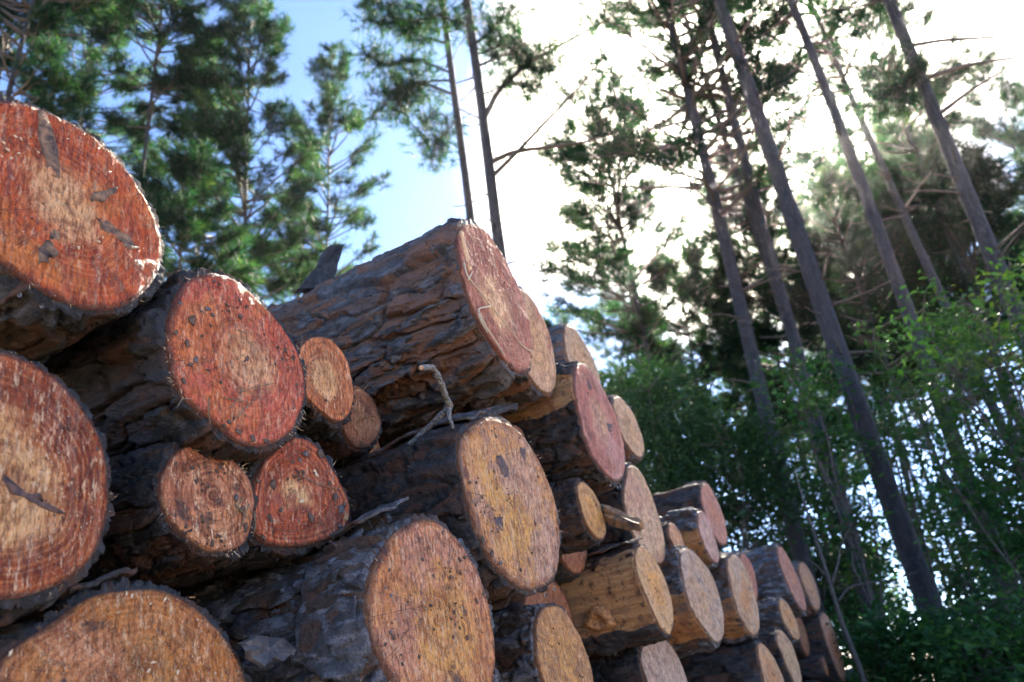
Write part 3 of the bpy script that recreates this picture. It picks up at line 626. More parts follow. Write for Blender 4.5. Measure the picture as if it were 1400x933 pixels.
for k, (x, y, w, h, m) in enumerate([(417, 621, 12, 15, M_CHIPG), (409, 630, 9, 10, M_CHIPG), (437, 621, 14, 20, M_CHIP), (372, 663, 14, 20, M_CHIP), (424, 709, 24, 16, M_CHIP), (458, 680, 13, 14, M_CHIP), (465, 697, 13, 14, M_CHIPG), (470, 690, 8, 12, M_CHIP), (431, 648, 9, 14, M_FIBRE), (412, 686, 9, 9, M_FIBRE), (384, 697, 9, 8, M_CHIP), (370, 712, 8, 10, M_CHIP), (472, 708, 9, 14, M_FIBRED), (352, 658, 10, 10, M_CHIP), (450, 661, 9, 9, M_CHIP), (463, 720, 9, 9, M_CHIPG), (414, 645, 8, 9, M_CHIP), (360, 735, 9, 9, M_CHIP)]):
    chip_on(LG['L8'], x, y, w, h, m, 200 + k, rot=k * 1.1)
for k, (x, y, w, h, m) in enumerate([(534, 815, 9, 8, M_CHIPG), (526, 804, 6, 7, M_CHIPG), (534, 865, 8, 9, M_CHIPG), (638, 872, 11, 10, M_CHIP), (592, 788, 9, 9, M_CHIP), (616, 789, 9, 9, M_CHIP), (544, 869, 6, 6, M_CHIP), (651, 822, 8, 10, M_CHIP), (660, 812, 6, 12, M_CHIP), (577, 765, 10, 7, M_CHIP), (635, 762, 9, 12, M_CHIP), (532, 780, 6, 6, M_CHIP)]):
    chip_on(LG['L32'], x, y, w, h, m, 300 + k, rot=k * 1.7)
for k, (x, y, w, h, m) in enumerate([(322, 680, 12, 16, M_CHIPG), (305, 620, 9, 9, M_CHIP), (330, 697, 10, 14, M_CHIP), (240, 635, 9, 9, M_CHIP), (300, 640, 8, 8, M_CHIPG), (335, 720, 10, 14, M_CHIP), (254, 720, 9, 9, M_CHIP), (275, 708, 8, 8, M_CHIP), (262, 640, 8, 8, M_CHIP), (290, 745, 10, 8, M_CHIP)]):
    chip_on(LG['L7'], x, y, w, h, m, 400 + k, rot=k * 1.9)
for k, (x, y, w, h, m) in enumerate([(660, 740, 9, 16, M_CHIP), (672, 757, 9, 14, M_CHIP), (684, 770, 9, 12, M_CHIPG), (735, 652, 5, 6, M_CHIP), (678, 597, 4, 9, M_CHIP), (650, 690, 6, 8, M_CHIP), (642, 660, 6, 8, M_CHIP), (712, 780, 8, 8, M_CHIP)]):
    chip_on(LG['L16'], x, y, w, h, m, 500 + k, rot=k * .7)
for k, (x, y, w, h) in enumerate([(172, 812, 4, 9), (180, 815, 4, 10), (225, 820, 5, 12), (205, 826, 4, 8), (161, 838, 3, 10), (210, 906, 4, 14), (243, 919, 10, 5), (14, 893, 13, 6), (203, 917, 10, 6), (269, 848, 8, 5)]):
    chip_on(LG['L3'], x, y, w, h, M_FIBRE, 600 + k, 'wood_chip', rot=k * .3)
for k, (x, y, w, h) in enumerate([(20, 187, 9, 5), (10, 205, 10, 5), (28, 190, 8, 4), (52, 209, 6, 5), (15, 217, 7, 5), (25, 210, 7, 4), (5, 196, 5, 5), (135, 185, 5, 4), (101, 172, 4, 4), (107, 339, 7, 5), (135, 331, 5, 8), (92, 190, 7, 3), (140, 325, 4, 5), (2, 214, 7, 4)]):
    chip_on(LG['L1'], x, y, w, h, M_FIBRE, 700 + k, 'wood_chip', rot=k * .5)
# bark that has lifted from its log
bark_strip(LG['L32'], 96, 128, .02, .30, .022, BARK['wet'], 1)
bark_strip(LG['L32'], 130, 168, .06, .34, .014, BARK['wet'], 2)
bark_strip(LG['L32'], 150, 196, .02, .16, .008, BARK['wet'], 5, curl=.9)
bark_strip(LG['L3'], 92, 140, .00, .3, .014, BARK['dark'], 3)
bark_strip(LG['L7'], 98, 132, .01, .22, .012, BARK['dark'], 4)
bark_strip(LG['L16'], 92, 128, .0, .34, .012, BARK['grey'], 6)
bark_strip(LG['L17'], 84, 122, .0, .5, .012, BARK['grey'], 7)
bark_strip(LG['L4'], 112, 132, .02, .3, .006, BARK['grey'], 9, curl=.2)
for k, (x, y) in enumerate([(25, 403), (55, 418)]): drop(LG['L1'], x, y + 2, .0028)
for k, (x, y) in enumerate([(834, 664), (844, 667), (848, 665)]): drop(LG['L12'], x, y, .0042)
for k, (x, y) in enumerate([(745, 814), (757, 806)]): drop(LG['L16'], x, y, .004)
for k, (x, y) in enumerate([(1098, 838), (1101, 841)]): drop(LG['L24'], x, y, .008)

# dark logs deeper in the stack that carry the ones in front
def fill_gaps():
    r = np.random.default_rng(5); C = list(SECTION); out = []
    def top_at(x):
        t = [z + math.sqrt(max(0, q * q - (x - cx) ** 2)) for cx, z, q in SECTION if abs(x - cx) < q]
        return max(t) if t else .35
    cand = np.stack([r.uniform(.3, 9.2, 26000), r.uniform(.06, 2.0, 26000)], 1)
    arr = np.array(C)
    for it in range(70):
        A_ = np.array(C); d = np.hypot(cand[:, None, 0] - A_[None, :, 0], cand[:, None, 1] - A_[None, :, 1]) - A_[None, :, 2]
        q = np.minimum(d.min(1), cand[:, 1] - .0); q = np.minimum(q, .21)
        tp = np.array([min(top_at(x - rr * .5), top_at(x), top_at(x + rr * .5)) for x, rr in zip(cand[:, 0], np.maximum(q, 0))]) if it == 0 else tp
        q = np.where(cand[:, 1] + q > tp - .03, 0, q)
        k = int(np.argmax(q + r.uniform(0, .004, len(q))))
        if q[k] < .055: break
        C.append((cand[k, 0], cand[k, 1], q[k])); out.append((cand[k, 0], cand[k, 1], q[k]))
    return out
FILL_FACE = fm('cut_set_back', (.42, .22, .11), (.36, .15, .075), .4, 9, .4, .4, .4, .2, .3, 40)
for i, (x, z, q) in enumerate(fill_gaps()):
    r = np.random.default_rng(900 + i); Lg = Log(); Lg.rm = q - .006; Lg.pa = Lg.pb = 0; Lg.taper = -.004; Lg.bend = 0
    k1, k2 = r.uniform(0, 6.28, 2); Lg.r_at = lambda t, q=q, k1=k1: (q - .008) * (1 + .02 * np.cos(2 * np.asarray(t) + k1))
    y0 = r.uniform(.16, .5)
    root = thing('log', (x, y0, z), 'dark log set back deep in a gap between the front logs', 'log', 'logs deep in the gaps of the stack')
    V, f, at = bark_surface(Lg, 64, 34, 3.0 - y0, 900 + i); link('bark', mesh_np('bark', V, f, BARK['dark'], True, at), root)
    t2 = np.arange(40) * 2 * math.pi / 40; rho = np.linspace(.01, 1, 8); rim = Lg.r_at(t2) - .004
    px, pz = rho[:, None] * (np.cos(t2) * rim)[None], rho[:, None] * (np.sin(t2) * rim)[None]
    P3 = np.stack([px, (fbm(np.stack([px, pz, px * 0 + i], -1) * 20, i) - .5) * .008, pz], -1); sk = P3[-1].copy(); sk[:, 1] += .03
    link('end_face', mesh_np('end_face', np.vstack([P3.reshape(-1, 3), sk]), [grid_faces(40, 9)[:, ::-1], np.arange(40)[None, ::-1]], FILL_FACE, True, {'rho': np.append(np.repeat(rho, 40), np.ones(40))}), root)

# loose things lying on the stack
def on_y(px, py, y): d = rays([(px, py)])[0]; return CAM + d * ((y - CAM[1]) / d[1])
def loose_tube(name, pts, rads, mat, label, cat, tip=None, n=10, knob=.0):
    p = np.array([on_y(*q) for q in pts]); t = np.linspace(0, len(p) - 1, len(p) * 7); i = np.arange(len(p))
    q = np.stack([np.interp(t, i, p[:, k]) for k in range(3)], 1); rd = np.interp(t, i, rads)
    for _ in range(3): q[1:-1] = (q[:-2] + 2 * q[1:-1] + q[2:]) / 4
    rd = rd * (1 + .7 * (fbm(np.stack([t * 3.1, t * 0, t * 0], -1), 5) - .5))
    base = q[-1].copy(); root = thing(name, base, label, cat)
    mb = MB(); mb.tube(q - base, rd, n); link('stem', mb.mesh('stem', mat), root)
    if tip:
        d = q[0] - q[1]; d /= np.linalg.norm(d); mb = MB(); mb.tube(np.array([q[0] - base - d * .002, q[0] - base + d * .004]), [rd[0] * .86, rd[0] * .78], n)
        link('broken_end', mb.mesh('broken_end', tip), root)
    return root, q - base
M_STICK = simple_material('weathered_split_wood', (.09, .075, .065), (.42, .25, .12), 24, .7, .9)
tw, q = loose_tube('twig', [(576, 503, -.17), (592, 502, -.15), (601, 520, -.13), (609, 541, -.11), (615, 556, -.09), (600, 570, -.05), (580, 590, .01), (558, 610, .06)], [.006, .007, .008, .0078, .0095, .0072, .0075, .007], M_TWIG, 'grey lichen-covered crooked twig standing on the big golden-tan log', 'twig', M_WOODTIP)
mb = MB(); mb.tube(np.array([q[30], q[30] + [.004, .006, -.03], q[30] + [.010, .0, -.062]]), [.007, .006, .004], 8); link('side_stub', mb.mesh('side_stub', M_TWIG), tw)
def slab(name, P, thick, mat, label, cat):
    """a loose piece of bark: outline points (px, py, y) given a thickness"""
    X = np.array([on_y(*q) for q in P]); c = X.mean(0); n = len(X); r = np.random.default_rng(n)
    X2 = np.empty((2 * n, 3)); X2[0::2] = X; X2[1::2] = (X + np.roll(X, -1, 0)) / 2; X2 += r.normal(0, .004, X2.shape); n *= 2
    nn = np.cross(X[1] - X[0], X[2] - X[0]); nn /= np.linalg.norm(nn)
    X2 -= c; V = np.vstack([X2 + nn * thick / 2, X2 - nn * thick / 2, [nn * thick * .8], [-nn * thick * .4]]); j = np.arange(n); k = (j + 1) % n
    root = thing(name, c, label, cat)
    link('slab', mesh_np('slab', V, [np.stack([j, k, n + k, n + j], 1), np.vstack([np.stack([j, j * 0 + 2 * n, k], 1), np.stack([n + j, n + k, j * 0 + 2 * n + 1], 1)])], mat, False, {'plate': np.full(2 * n + 2, .3), 'bare': np.zeros(2 * n + 2)}), root)
slab('bark_slab', [(405, 398, .585), (424, 374, .57), (436, 360, .56), (442, 344, .55), (455, 338, .54), (468, 338, .53), (465, 347, .53), (459, 362, .54), (454, 380, .55), (430, 396, .57)], .035, BARK['dark'], 'dark upright bark slab on the back of the big plated-bark log', 'bark')
slab('bark_slab', [(330, 876, -.02), (350, 871, .0), (368, 869, .02), (396, 884, .02), (397, 897, .0), (380, 905, -.02), (352, 903, -.03), (340, 890, -.03)], .012, M_CHIPG, 'grey wedge of bark stuck between the two lowest big logs', 'bark')
slab('bark_slab', [(655, 562, -.02), (672, 556, -.02), (690, 553, -.02), (706, 550, -.01), (704, 557, -.01), (690, 563, -.01), (670, 568, -.02)], .010, BARK['dark'], 'thin dark bark sliver under the big reddish log, above golden-tan one', 'bark')

slab('broken_stick', [(818, 693, .03), (834, 697, -.02), (850, 702, -.07), (866, 710, -.12), (877, 718, -.16), (873, 723, -.16), (860, 721, -.12), (846, 716, -.07), (832, 711, -.02), (820, 706, .03)], .03, M_STICK, 'short broken weathered stick jutting out beside the small golden log', 'stick')
def side_knot(Lg, ang, v, R0):
    """a grown-over branch hole on a log's stripped side"""
    a = R(ang); rad = Lg.rm - .004; c = np.array([math.cos(a) * rad, v, math.sin(a) * rad]); nrm = np.array([math.cos(a), 0, math.sin(a)]); tg = np.array([-math.sin(a), 0, math.cos(a)])
    k, n = 7, 26; V = []
    for i, (q, hgt) in enumerate([(1.5, -.006), (1.15, .006), (.9, .012), (.68, .009), (.5, .0), (.3, -.012), (.02, -.018)]):
        for j in range(n):
            t = j * 2 * math.pi / n; w = q * R0 * (1 + .12 * math.sin(3 * t + ang) + .07 * math.sin(5 * t))
            V.append(c + tg * math.cos(t) * w + np.array([0, 1.25, 0]) * math.sin(t) * w + nrm * (hgt - .5 * w * w / rad * math.cos(t) ** 2))
    link('knot', mesh_np('knot', np.array(V), [grid_faces(n, k)], M_KNOTSIDE), Lg.root)
M_KNOTSIDE = simple_material('knot_on_stripped_wood', (.20, .07, .025), (.56, .31, .12), 70, .6, .8)
side_knot(LG['L17'], 205, .20, .034)
side_knot(LG['L22'], 225, .16, .024)

# ---------------------------------------------------------------- trees and shrubs
def leaf_material(name, c1, c2, c3, trans=.35, rough=.5, spec=.3):
    m, t, N, ma, mix, step, noise, mapping = new_mat(name)
    tone = N('ShaderNodeAttribute', attribute_name='tone').outputs['Fac']
    c = mix(step(tone, .1, .6), c1, c2); c = mix(step(tone, .6, 1.0), c, c3)
    p = N('ShaderNodeBsdfPrincipled', ins={'Base Color': c, 'Roughness': rough, 'Specular IOR Level': spec})
    tr = N('ShaderNodeBsdfTranslucent', ins={'Color': mix(1.0, c, (1.7, 1.75, .7), 'MULTIPLY')})
    ms = N('ShaderNodeMixShader', ins={0: trans, 1: p.outputs[0], 2: tr.outputs[0]})
    N('ShaderNodeOutputMaterial', ins={0: ms.outputs[0]}); return m
M_NEEDLE = leaf_material('pine_needles', (.0045, .019, .016), (.010, .034, .020), (.036, .064, .020), .45, .6, .04)
M_NEEDLE_F = leaf_material('pine_needles_far', (.012, .036, .026), (.022, .056, .034), (.05, .085, .03), .30, .6, .1)
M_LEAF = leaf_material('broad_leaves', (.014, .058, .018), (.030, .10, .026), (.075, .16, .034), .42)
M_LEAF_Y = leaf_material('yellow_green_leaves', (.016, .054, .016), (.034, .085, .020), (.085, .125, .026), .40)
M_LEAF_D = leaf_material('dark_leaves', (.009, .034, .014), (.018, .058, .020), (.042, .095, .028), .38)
def trunk_bark(name, a, b, c_):
    m, t, N, ma, mix, step, noise, mapping = new_mat(name)
    tc = N('ShaderNodeTexCoord').outputs['Object']; st = mapping(tc, (1, 1, .3))
    n1, n2 = noise(st, 12, 5, .6), noise(st, 40, 5, .65)
    c = mix(step(n1, .35, .65), a, b); c = mix(ma('MULTIPLY', step(n2, .5, .7), .7), c, c_)
    finish(t, N, c, .85, ma('ADD', n1, n2), 1.0, .06); return m
M_TRUNK = trunk_bark('pine_trunk_bark', (.026, .025, .028), (.050, .044, .044), (.095, .095, .105))
M_LIMB = simple_material('branch_bark', (.05, .04, .034), (.10, .08, .065), 30)
M_SAPLING = simple_material('pale_sapling_bark', (.045, .038, .032), (.085, .075, .062), 30)

def axis_of(p_low, p_high, rho):
    A_, B_ = at_dist(*p_low, rho), at_dist(*p_high, rho); d = (B_ - A_) / (B_[2] - A_[2])
    z_of = lambda py: at_dist(p_low[0] + (p_high[0] - p_low[0]) * (py - p_low[1]) / (p_high[1] - p_low[1]), py, rho)[2]
    return (lambda z: A_ + d * (np.asarray(z, float)[..., None] - A_[2]) if np.ndim(z) else A_ + d * (z - A_[2])), z_of
def trunk_mesh(ax, base, H, r0, seed, n=18, k=46):
    z = H * np.linspace(0, 1, k) ** 1.1; th = np.arange(n) * 2 * math.pi / n
    TH, Z = np.meshgrid(th, z)
    cen = ax(z) - base; cen = cen + np.stack([np.sin(z * .45 + seed), np.cos(z * .38 + seed * 2), z * 0], 1) * .035 * (z / 3 < 99)[:, None]
    rr = r0 * (1 - .78 * (Z / H) ** 1.1) * (1 + .5 * np.exp(-Z / .35) + .10 * (fbm(np.stack([np.cos(TH) * 2.5, np.sin(TH) * 2.5, Z * 1.6], -1), seed) - .5))
    V = np.stack([cen[:, 0:1] + np.cos(TH) * rr, cen[:, 1:2] + np.sin(TH) * rr, Z + 0 * TH], -1).reshape(-1, 3)
    return mesh_np('trunk', V, [grid_faces(n, k), np.arange((k - 1) * n, k * n)[None, :]], M_TRUNK)
def needle_mesh(C, D, r, per, ln, w, mat):
    """tufts of needles: C tuft centres, D tuft directions"""
    n = len(C); C = np.repeat(C, per, 0); D = np.repeat(D, per, 0); m = n * per
    v = r.normal(0, 1, (m, 3)); v /= np.linalg.norm(v, axis=1)[:, None]
    d = v + D * .75; d[:, 2] += .12; d /= np.linalg.norm(d, axis=1)[:, None]
    l = ln * r.uniform(.6, 1.15, m); s = np.cross(d, r.normal(0, 1, (m, 3))); s /= np.linalg.norm(s, axis=1)[:, None]
    b = C - D * (r.uniform(0, .16, m)[:, None])
    tip = b + d * l[:, None]; tip[:, 2] -= .10 * l
    V = np.stack([b - s * w, b + s * w, tip], 1).reshape(-1, 3)
    tone = np.clip(np.repeat(r.uniform(0, .8, n), per) + r.normal(0, .12, m), 0, 1)
    return mesh_np('crown', V, [np.arange(m * 3).reshape(-1, 3)], mat, False, {'tone': np.repeat(tone, 3)})
def pine_crown(ax, base, z0, z1, rad, tufts, r, sparse=.0, up=.45, low=0.35, whorl=.34, skew=None, fol=.45):
    """limbs and tuft positions; the crown runs from z0 to z1"""
    mb = MB(); C, D = [], []
    z = z0; nb = []
    while z < z1 - .05:
        t = (z - z0) / (z1 - z0)
        for a in r.uniform(0, 6.283, r.integers(3, 6)):
            if r.random() < sparse * (1 - t): continue
            prof = (low + (1 - low) * min(1, t / .35)) * (1 - t) ** .62 if t < 1 else .05
            nb.append((z + r.uniform(-.15, .15), a, rad * prof * r.uniform(.55, 1.2) + .25, t))
        z += whorl * r.uniform(.7, 1.3)
    tot = sum(b[2] for b in nb)
    for (zb, a, ln, t) in nb:
        if skew is not None: ln *= 1 + .5 * math.cos(a - skew)
        st = ax(zb) - base; k = 8; s = np.linspace(0, 1, k)
        el = R(8 + 45 * t * up * 2) + r.normal(0, .14)
        dr = np.array([math.cos(a), math.sin(a), 0])
        path = st + dr * (ln * s * math.cos(el))[:, None] + np.array([0, 0, 1]) * (ln * (s * math.sin(el) + .22 * s * s))[:, None]
        path[1:] += np.cumsum(r.normal(0, .03, (k - 1, 3)), 0) * ln * .4
        mb.tube(path, (.010 + .013 * ln) * (1 - .8 * s), 5)
        nt = max(2, int(tufts * ln / tot)); ns = max(2, int(nt / 3))
        for q in range(ns):
            f = r.uniform(fol, 1.0) ** .75; i = min(k - 2, int(f * (k - 1))); p0 = path[i] + (path[i + 1] - path[i]) * (f * (k - 1) - i)
            sd_ = np.array([-dr[1], dr[0], 0]) * r.choice([-1, 1]) * r.uniform(.2, 1.0) + dr * r.uniform(.3, .9) + np.array([0, 0, r.uniform(-.1, .55)])
            sd_ /= np.linalg.norm(sd_); sl = (.18 + .30 * ln * .4) * r.uniform(.5, 1.2)
            p1 = p0 + sd_ * sl; mb.tube(np.array([p0, (p0 + p1) / 2 + [0, 0, -.02], p1]), [.009, .007, .004], 4)
            m = max(1, int(round(nt / ns)))
            for e in np.linspace(1, .35, m): C.append(p0 + sd_ * sl * e + r.normal(0, .06, 3)); D.append(sd_ * .8 + np.array([0, 0, .45]))
        C.append(path[-1]); D.append(dr * .7 + np.array([0, 0, .5]))
    tp = ax(z1) - base; C.append(tp); D.append(np.array([0, 0, 1.0]))
    return mb, np.array(C), np.array(D)
def px_limb(ax, mb, C, D, pts, rho, base, r, rad, tufts, tw=.5):
    p = np.array([at_dist(x, y, d) for x, y, d in [(q + (rho,))[:3] for q in pts]]) - base
    p = np.vstack([[ax(p[0][2]) - base], p])
    t = np.linspace(0, len(p) - 1, len(p) * 5); i = np.arange(len(p)); q = np.stack([np.interp(t, i, p[:, k]) for k in range(3)], 1)
    for _ in range(2): q[1:-1] = (q[:-2] + 2 * q[1:-1] + q[2:]) / 4
    mb.tube(q, rad * 1.7 * np.linspace(1, .3, len(q)), 6)
    for _ in range(tufts):
        f = r.uniform(.45, 1) if tw else 1; c = q[min(len(q) - 1, int(f * len(q)))]
        o = r.normal(0, 1, 3); o /= np.linalg.norm(o); o *= r.uniform(.15, .6) * tw * 2
        mb.tube(np.array([c, c + o]), [.007, .003], 4); C.append(c + o); D.append(o / np.linalg.norm(o) + np.array([0, 0, .3]))
def pine(label, p_low, p_high, rho, diam, top_py, base_py, rad, tufts, seed, sparse=.0, limbs=(), group='pines around the stack', per=15, mat=None, skew=None, low=.35, fol=.45):
    r = np.random.default_rng(seed); ax, z_of = axis_of(p_low, p_high, rho)
    base = ax(0.0); H = z_of(top_py); z0 = z_of(base_py)
    root = thing('pine_tree', base, label, 'pine tree', group)
    link('trunk', trunk_mesh(ax, base, H * .985, diam * .35, seed), root)
    mb, C, D = pine_crown(ax, base, z0, H, rad, tufts * 2.6, r, sparse, skew=skew, low=low, fol=fol)
    C, D = list(C), list(D)
    for (pts, rd, nt) in limbs:
        m2 = MB(); px_limb(ax, m2, C, D, pts, rho, base, r, rd, int(nt * 4)); link('limb', m2.mesh('limb', M_LIMB), root)
    for _ in range(22):                       # dead stubs and bare twigs below the crown
        z = r.uniform(.3, 1.0) * max(z0, 3.0); a = r.uniform(0, 6.283); ln = .12 + .9 * r.random() ** 2.2; q0 = ax(z) - base
        d = np.array([math.cos(a), math.sin(a), r.uniform(-.1, .5)]); q1 = q0 + d * (diam * .3 + ln * .5); q2 = q0 + d * (diam * .3 + ln) + np.array([0, 0, r.uniform(-.15, .2) * ln])
        mb.tube(np.array([q0, q1, q2]), [.016 + .01 * ln, .012, .005], 5)
    link('limbs', mb.mesh('limbs', M_LIMB), root, kind='stuff')
    D = np.array(D); D /= np.linalg.norm(D, axis=1)[:, None]
    link('crown', needle_mesh(np.array(C), D, r, per, .25, .0088, mat or M_NEEDLE), root)
    return root
def broadleaf(name, label, px, py, rho, rx, rz, leaves, seed, mat, cat='shrub', size=.075, stems=7, group=None, low=0.0):
    """a shrub or small tree whose foliage is centred on a pixel at a distance"""
    r = np.random.default_rng(seed); c = at_dist(px, py, rho); base = np.array([c[0], c[1], 0.0]); cz = c[2]
    root = thing(name, base, label, cat, group); mb = MB(); tips = []
    for i in range(stems):
        a = r.uniform(0, 6.283); q = math.sqrt(r.uniform(0, 1)) * .75
        end = np.array([math.cos(a) * rx * q, math.sin(a) * rx * q, cz + rz * r.uniform(-.2, .8) * math.sqrt(1 - q * q)])
        s = np.linspace(0, 1, 9)[:, None]; st = np.array([r.normal(0, .05), r.normal(0, .05), 0])
        path = st + (end - st) * np.hstack([s ** 1.5, s ** 1.5, s]); path[1:-1] += r.normal(0, .03, (7, 3))
        mb.tube(path, (.012 + .012 * rz) * np.linspace(1, .25, 9), 6)
        for j in range(9):
            i0 = r.integers(3, 9); p0 = path[i0]; d = r.normal(0, 1, 3); d[2] = abs(d[2]) * .6; d /= np.linalg.norm(d)
            p1 = p0 + d * rx * r.uniform(.2, .55); mb.tube(np.array([p0, (p0 + p1) / 2 + [0, 0, .03], p1]), [.010, .007, .003], 4); tips.append((p0, p1))
    ncl = max(10, leaves // 34)
    cl = r.normal(0, 1, (ncl, 3)); cl /= np.linalg.norm(cl, axis=1)[:, None]; cl *= (r.uniform(.15, 1, ncl) ** .42)[:, None]
    bump = .65 + .6 * fbm(cl * 1.7 + seed, seed)[:, None]
    cl = cl * bump * np.array([rx, rx, rz]); cl[:, 2] += cz
    if low: cl[:, 2] = np.maximum(cl[:, 2], r.uniform(.05, .5, ncl))
    k = np.array([q[1] for q in tips]); cl[:len(k)] = k[:ncl]
    per = leaves // ncl; C = np.repeat(cl, per, 0); m = len(C); C = C + r.normal(0, 1, (m, 3)) * np.array([.16, .16, .09]) * (.6 + .3 * rx)
    C[:, 2] = np.maximum(C[:, 2], .04)
    n = r.normal(0, .55, (m, 3)); n[:, 2] += 1; n /= np.linalg.norm(n, axis=1)[:, None]
    d = np.cross(n, r.normal(0, 1, (m, 3))); d /= np.linalg.norm(d, axis=1)[:, None]; s = np.cross(n, d)
    l = (size * (.45 + 1.3 * r.random(m) ** 1.8))[:, None]
    V = np.stack([C - d * l * .5, C + s * l * .24 + n * l * .05, C + d * l * .5 - n * l * .10, C - s * l * .24 + n * l * .05], 1).reshape(-1, 3)
    tone = np.clip(np.repeat(r.uniform(0, .8, ncl), per) + r.normal(0, .15, m), 0, 1)
    link('stems', mb.mesh('stems', M_LIMB), root)
    q = np.arange(m)[:, None] * 4
    link('foliage', mesh_np('foliage', V, [np.vstack([q + [[0, 1, 2]], q + [[0, 2, 3]]])], mat, False, {'tone': np.repeat(tone, 4)}), root)
    return root
def copy_tree(o, loc, rz, s, label, group):
    n = o.copy(); col.objects.link(n); n.location = loc; n.rotation_euler = (0, 0, rz); n.scale = s; n['label'] = label; n['group'] = group
    for ch in o.children:
        c = ch.copy(); col.objects.link(c); c.parent = n
    return n

# pines on the left, behind the stack
PA = pine('full bushy pine with pointed top, tallest crown left of the blue gap', (335, 370), (338, 200), 18, .24, -15, 430, 2.3, 1700, 11, low=.75)
pine('pine with a clear slender trunk showing right above the topmost red log', (195, 240), (212, 90), 17, .22, -130, 175, 2.1, 1300, 12)
pine('grey-trunked pine at the far left edge with drooping bare twigs', (15, 125), (45, 0), 14, .26, -230, 150, 2.4, 900, 13, sparse=.3)
pine('thin dark pine trunk in the top left corner', (0, 90), (20, 0), 16, .16, -150, 120, 1.8, 600, 14, sparse=.3)
PE = pine('shorter pine against the blue gap, right of the full bushy one', (445, 330), (452, 180), 20, .20, 75, 420, 1.9, 1000, 15, low=.8)
pine('narrow dark pine left of the full bushy pine', (272, 330), (276, 170), 21, .20, 70, 420, 2.0, 1000, 16, low=.8)
pine('low young pine between the slender trunk and the bushy pine', (246, 380), (252, 260), 15, .12, 215, 430, 1.4, 700, 17, low=.9)
pine('pale-lit pine crown above the topmost red log', (112, 160), (120, 60), 23, .22, -20, 260, 2.6, 1300, 18, low=.7)
# the pair in the middle
pine('thicker of the two bare central trunks, with long arching limbs', (683, 330), (635, 0), 12.6, .40, -430, -10, 2.6, 700, 21, limbs=[
    ([(664, 160), (680, 125), (720, 88), (775, 57), (835, 25)], .044, 16), ([(672, 222), (700, 208), (745, 202), (800, 195), (850, 178)], .038, 4),
    ([(675, 240), (705, 210), (745, 168), (790, 122), (830, 72)], .034, 4), ([(650, 60), (680, 35), (705, 10)], .026, 20), ([(655, 90), (700, 70), (735, 95), (755, 90)], .022, 34),
    ([(652, 75), (690, 60), (720, 60)], .02, 24), ([(660, 130), (700, 110), (735, 118)], .016, 18), ([(648, 40), (600, 20), (560, 30)], .02, 24)], sparse=.2)
pine('thinner of the two bare central trunks, needles on its left', (641, 300), (607, 0), 14.5, .36, -360, -20, 2.2, 600, 22, limbs=[
    ([(620, 130), (580, 113), (545, 125), (510, 160)], .026, 46), ([(613, 60), (575, 50), (540, 30), (500, 30)], .024, 46), ([(616, 100), (570, 80), (530, 90), (500, 75)], .02, 40),
    ([(625, 165), (600, 190), (590, 220)], .016, 22), ([(618, 110), (570, 112), (540, 135), (560, 165)], .02, 28), ([(628, 170), (590, 150), (575, 200)], .014, 16), ([(610, 30), (560, 10), (500, 0)], .02, 36), ([(612, 45), (650, 30), (700, 40)], .016, 14)], sparse=.2)
# the open pair right of the middle
pine('slender pine right of the gap with layered crown down to the shrubs', (893, 530), (838, 250), 15, .24, 125, 470, 2.2, 560, 23, low=.6, sparse=.25)
pine('very thin stem leaning beside the slender layered pine', (880, 520), (822, 270), 15.4, .13, 165, 480, 1.7, 420, 24, sparse=.3)
# tall trunks on the right
pine('leftmost tall trunk of the right-hand stand, crown high and dense', (1051, 571), (959, 207), 11.6, .34, -420, 290, 2.4, 1050, 31, low=.7)
pine('slim trunk close behind the leftmost tall one', (1070, 434), (993, 193), 14, .24, -300, 230, 2.2, 750, 32, low=.6)
pine('second thick trunk of the right-hand stand, crown above the glare', (1114, 566), (1017, 203), 11.9, .30, -450, 120, 2.2, 760, 33)
pine('thickest pale-lit trunk running through the bright glare', (1189, 589), (1065, 241), 10.3, .38, -600, -10, 2.2, 600, 34)
pine('long thin-crowned trunk left of the twin in the bright sky', (1274, 526), (1157, 207), 10.5, .29, -420, 110, 1.9, 420, 35, sparse=.5)
pine('long leaning trunk with loose needle clumps on its right', (1349, 543), (1200, 207), 13, .24, -300, 240, 1.9, 460, 36, sparse=.6)
pine('dark thick trunk at the top right with bare snapped limbs', (1369, 367), (1258, 106), 11, .35, -520, 10, 2.2, 480, 37, sparse=.3, limbs=[
    ([(1248, 62), (1290, 55), (1345, 52), (1410, 48)], .022, 0), ([(1272, 105), (1320, 90), (1360, 83), (1410, 76)], .024, 0), ([(1290, 152), (1325, 125), (1369, 98)], .026, 0), ([(1262, 90), (1235, 118), (1205, 130)], .016, 26)])
pine('thin dark young pine inside the stand', (1257, 629), (1194, 451), 16, .13, 260, 500, 1.6, 520, 38, low=.7)
pine('bushy pine crown at the right edge behind the thick dark trunk', (1345, 420), (1318, 300), 19, .22, 225, 520, 3.0, 1700, 39, low=.8)
pine('broad pine crown in the middle of the right-hand stand', (1190, 450), (1160, 330), 20, .22, 285, 600, 2.7, 1500, 40, low=.8)
pine('deep green pine behind the dark shrubs right of the stack', (955, 560), (935, 430), 18, .20, 365, 640, 2.2, 1200, 41, low=.8)
pine('pine crown between the leftmost tall trunks', (1085, 470), (1060, 350), 18, .20, 285, 620, 2.0, 1100, 42, low=.7)
pine('slim pine right of the long leaning trunk, fading into the bright sky', (1385, 560), (1285, 300), 18, .22, -60, 260, 2.0, 620, 44, sparse=.3)
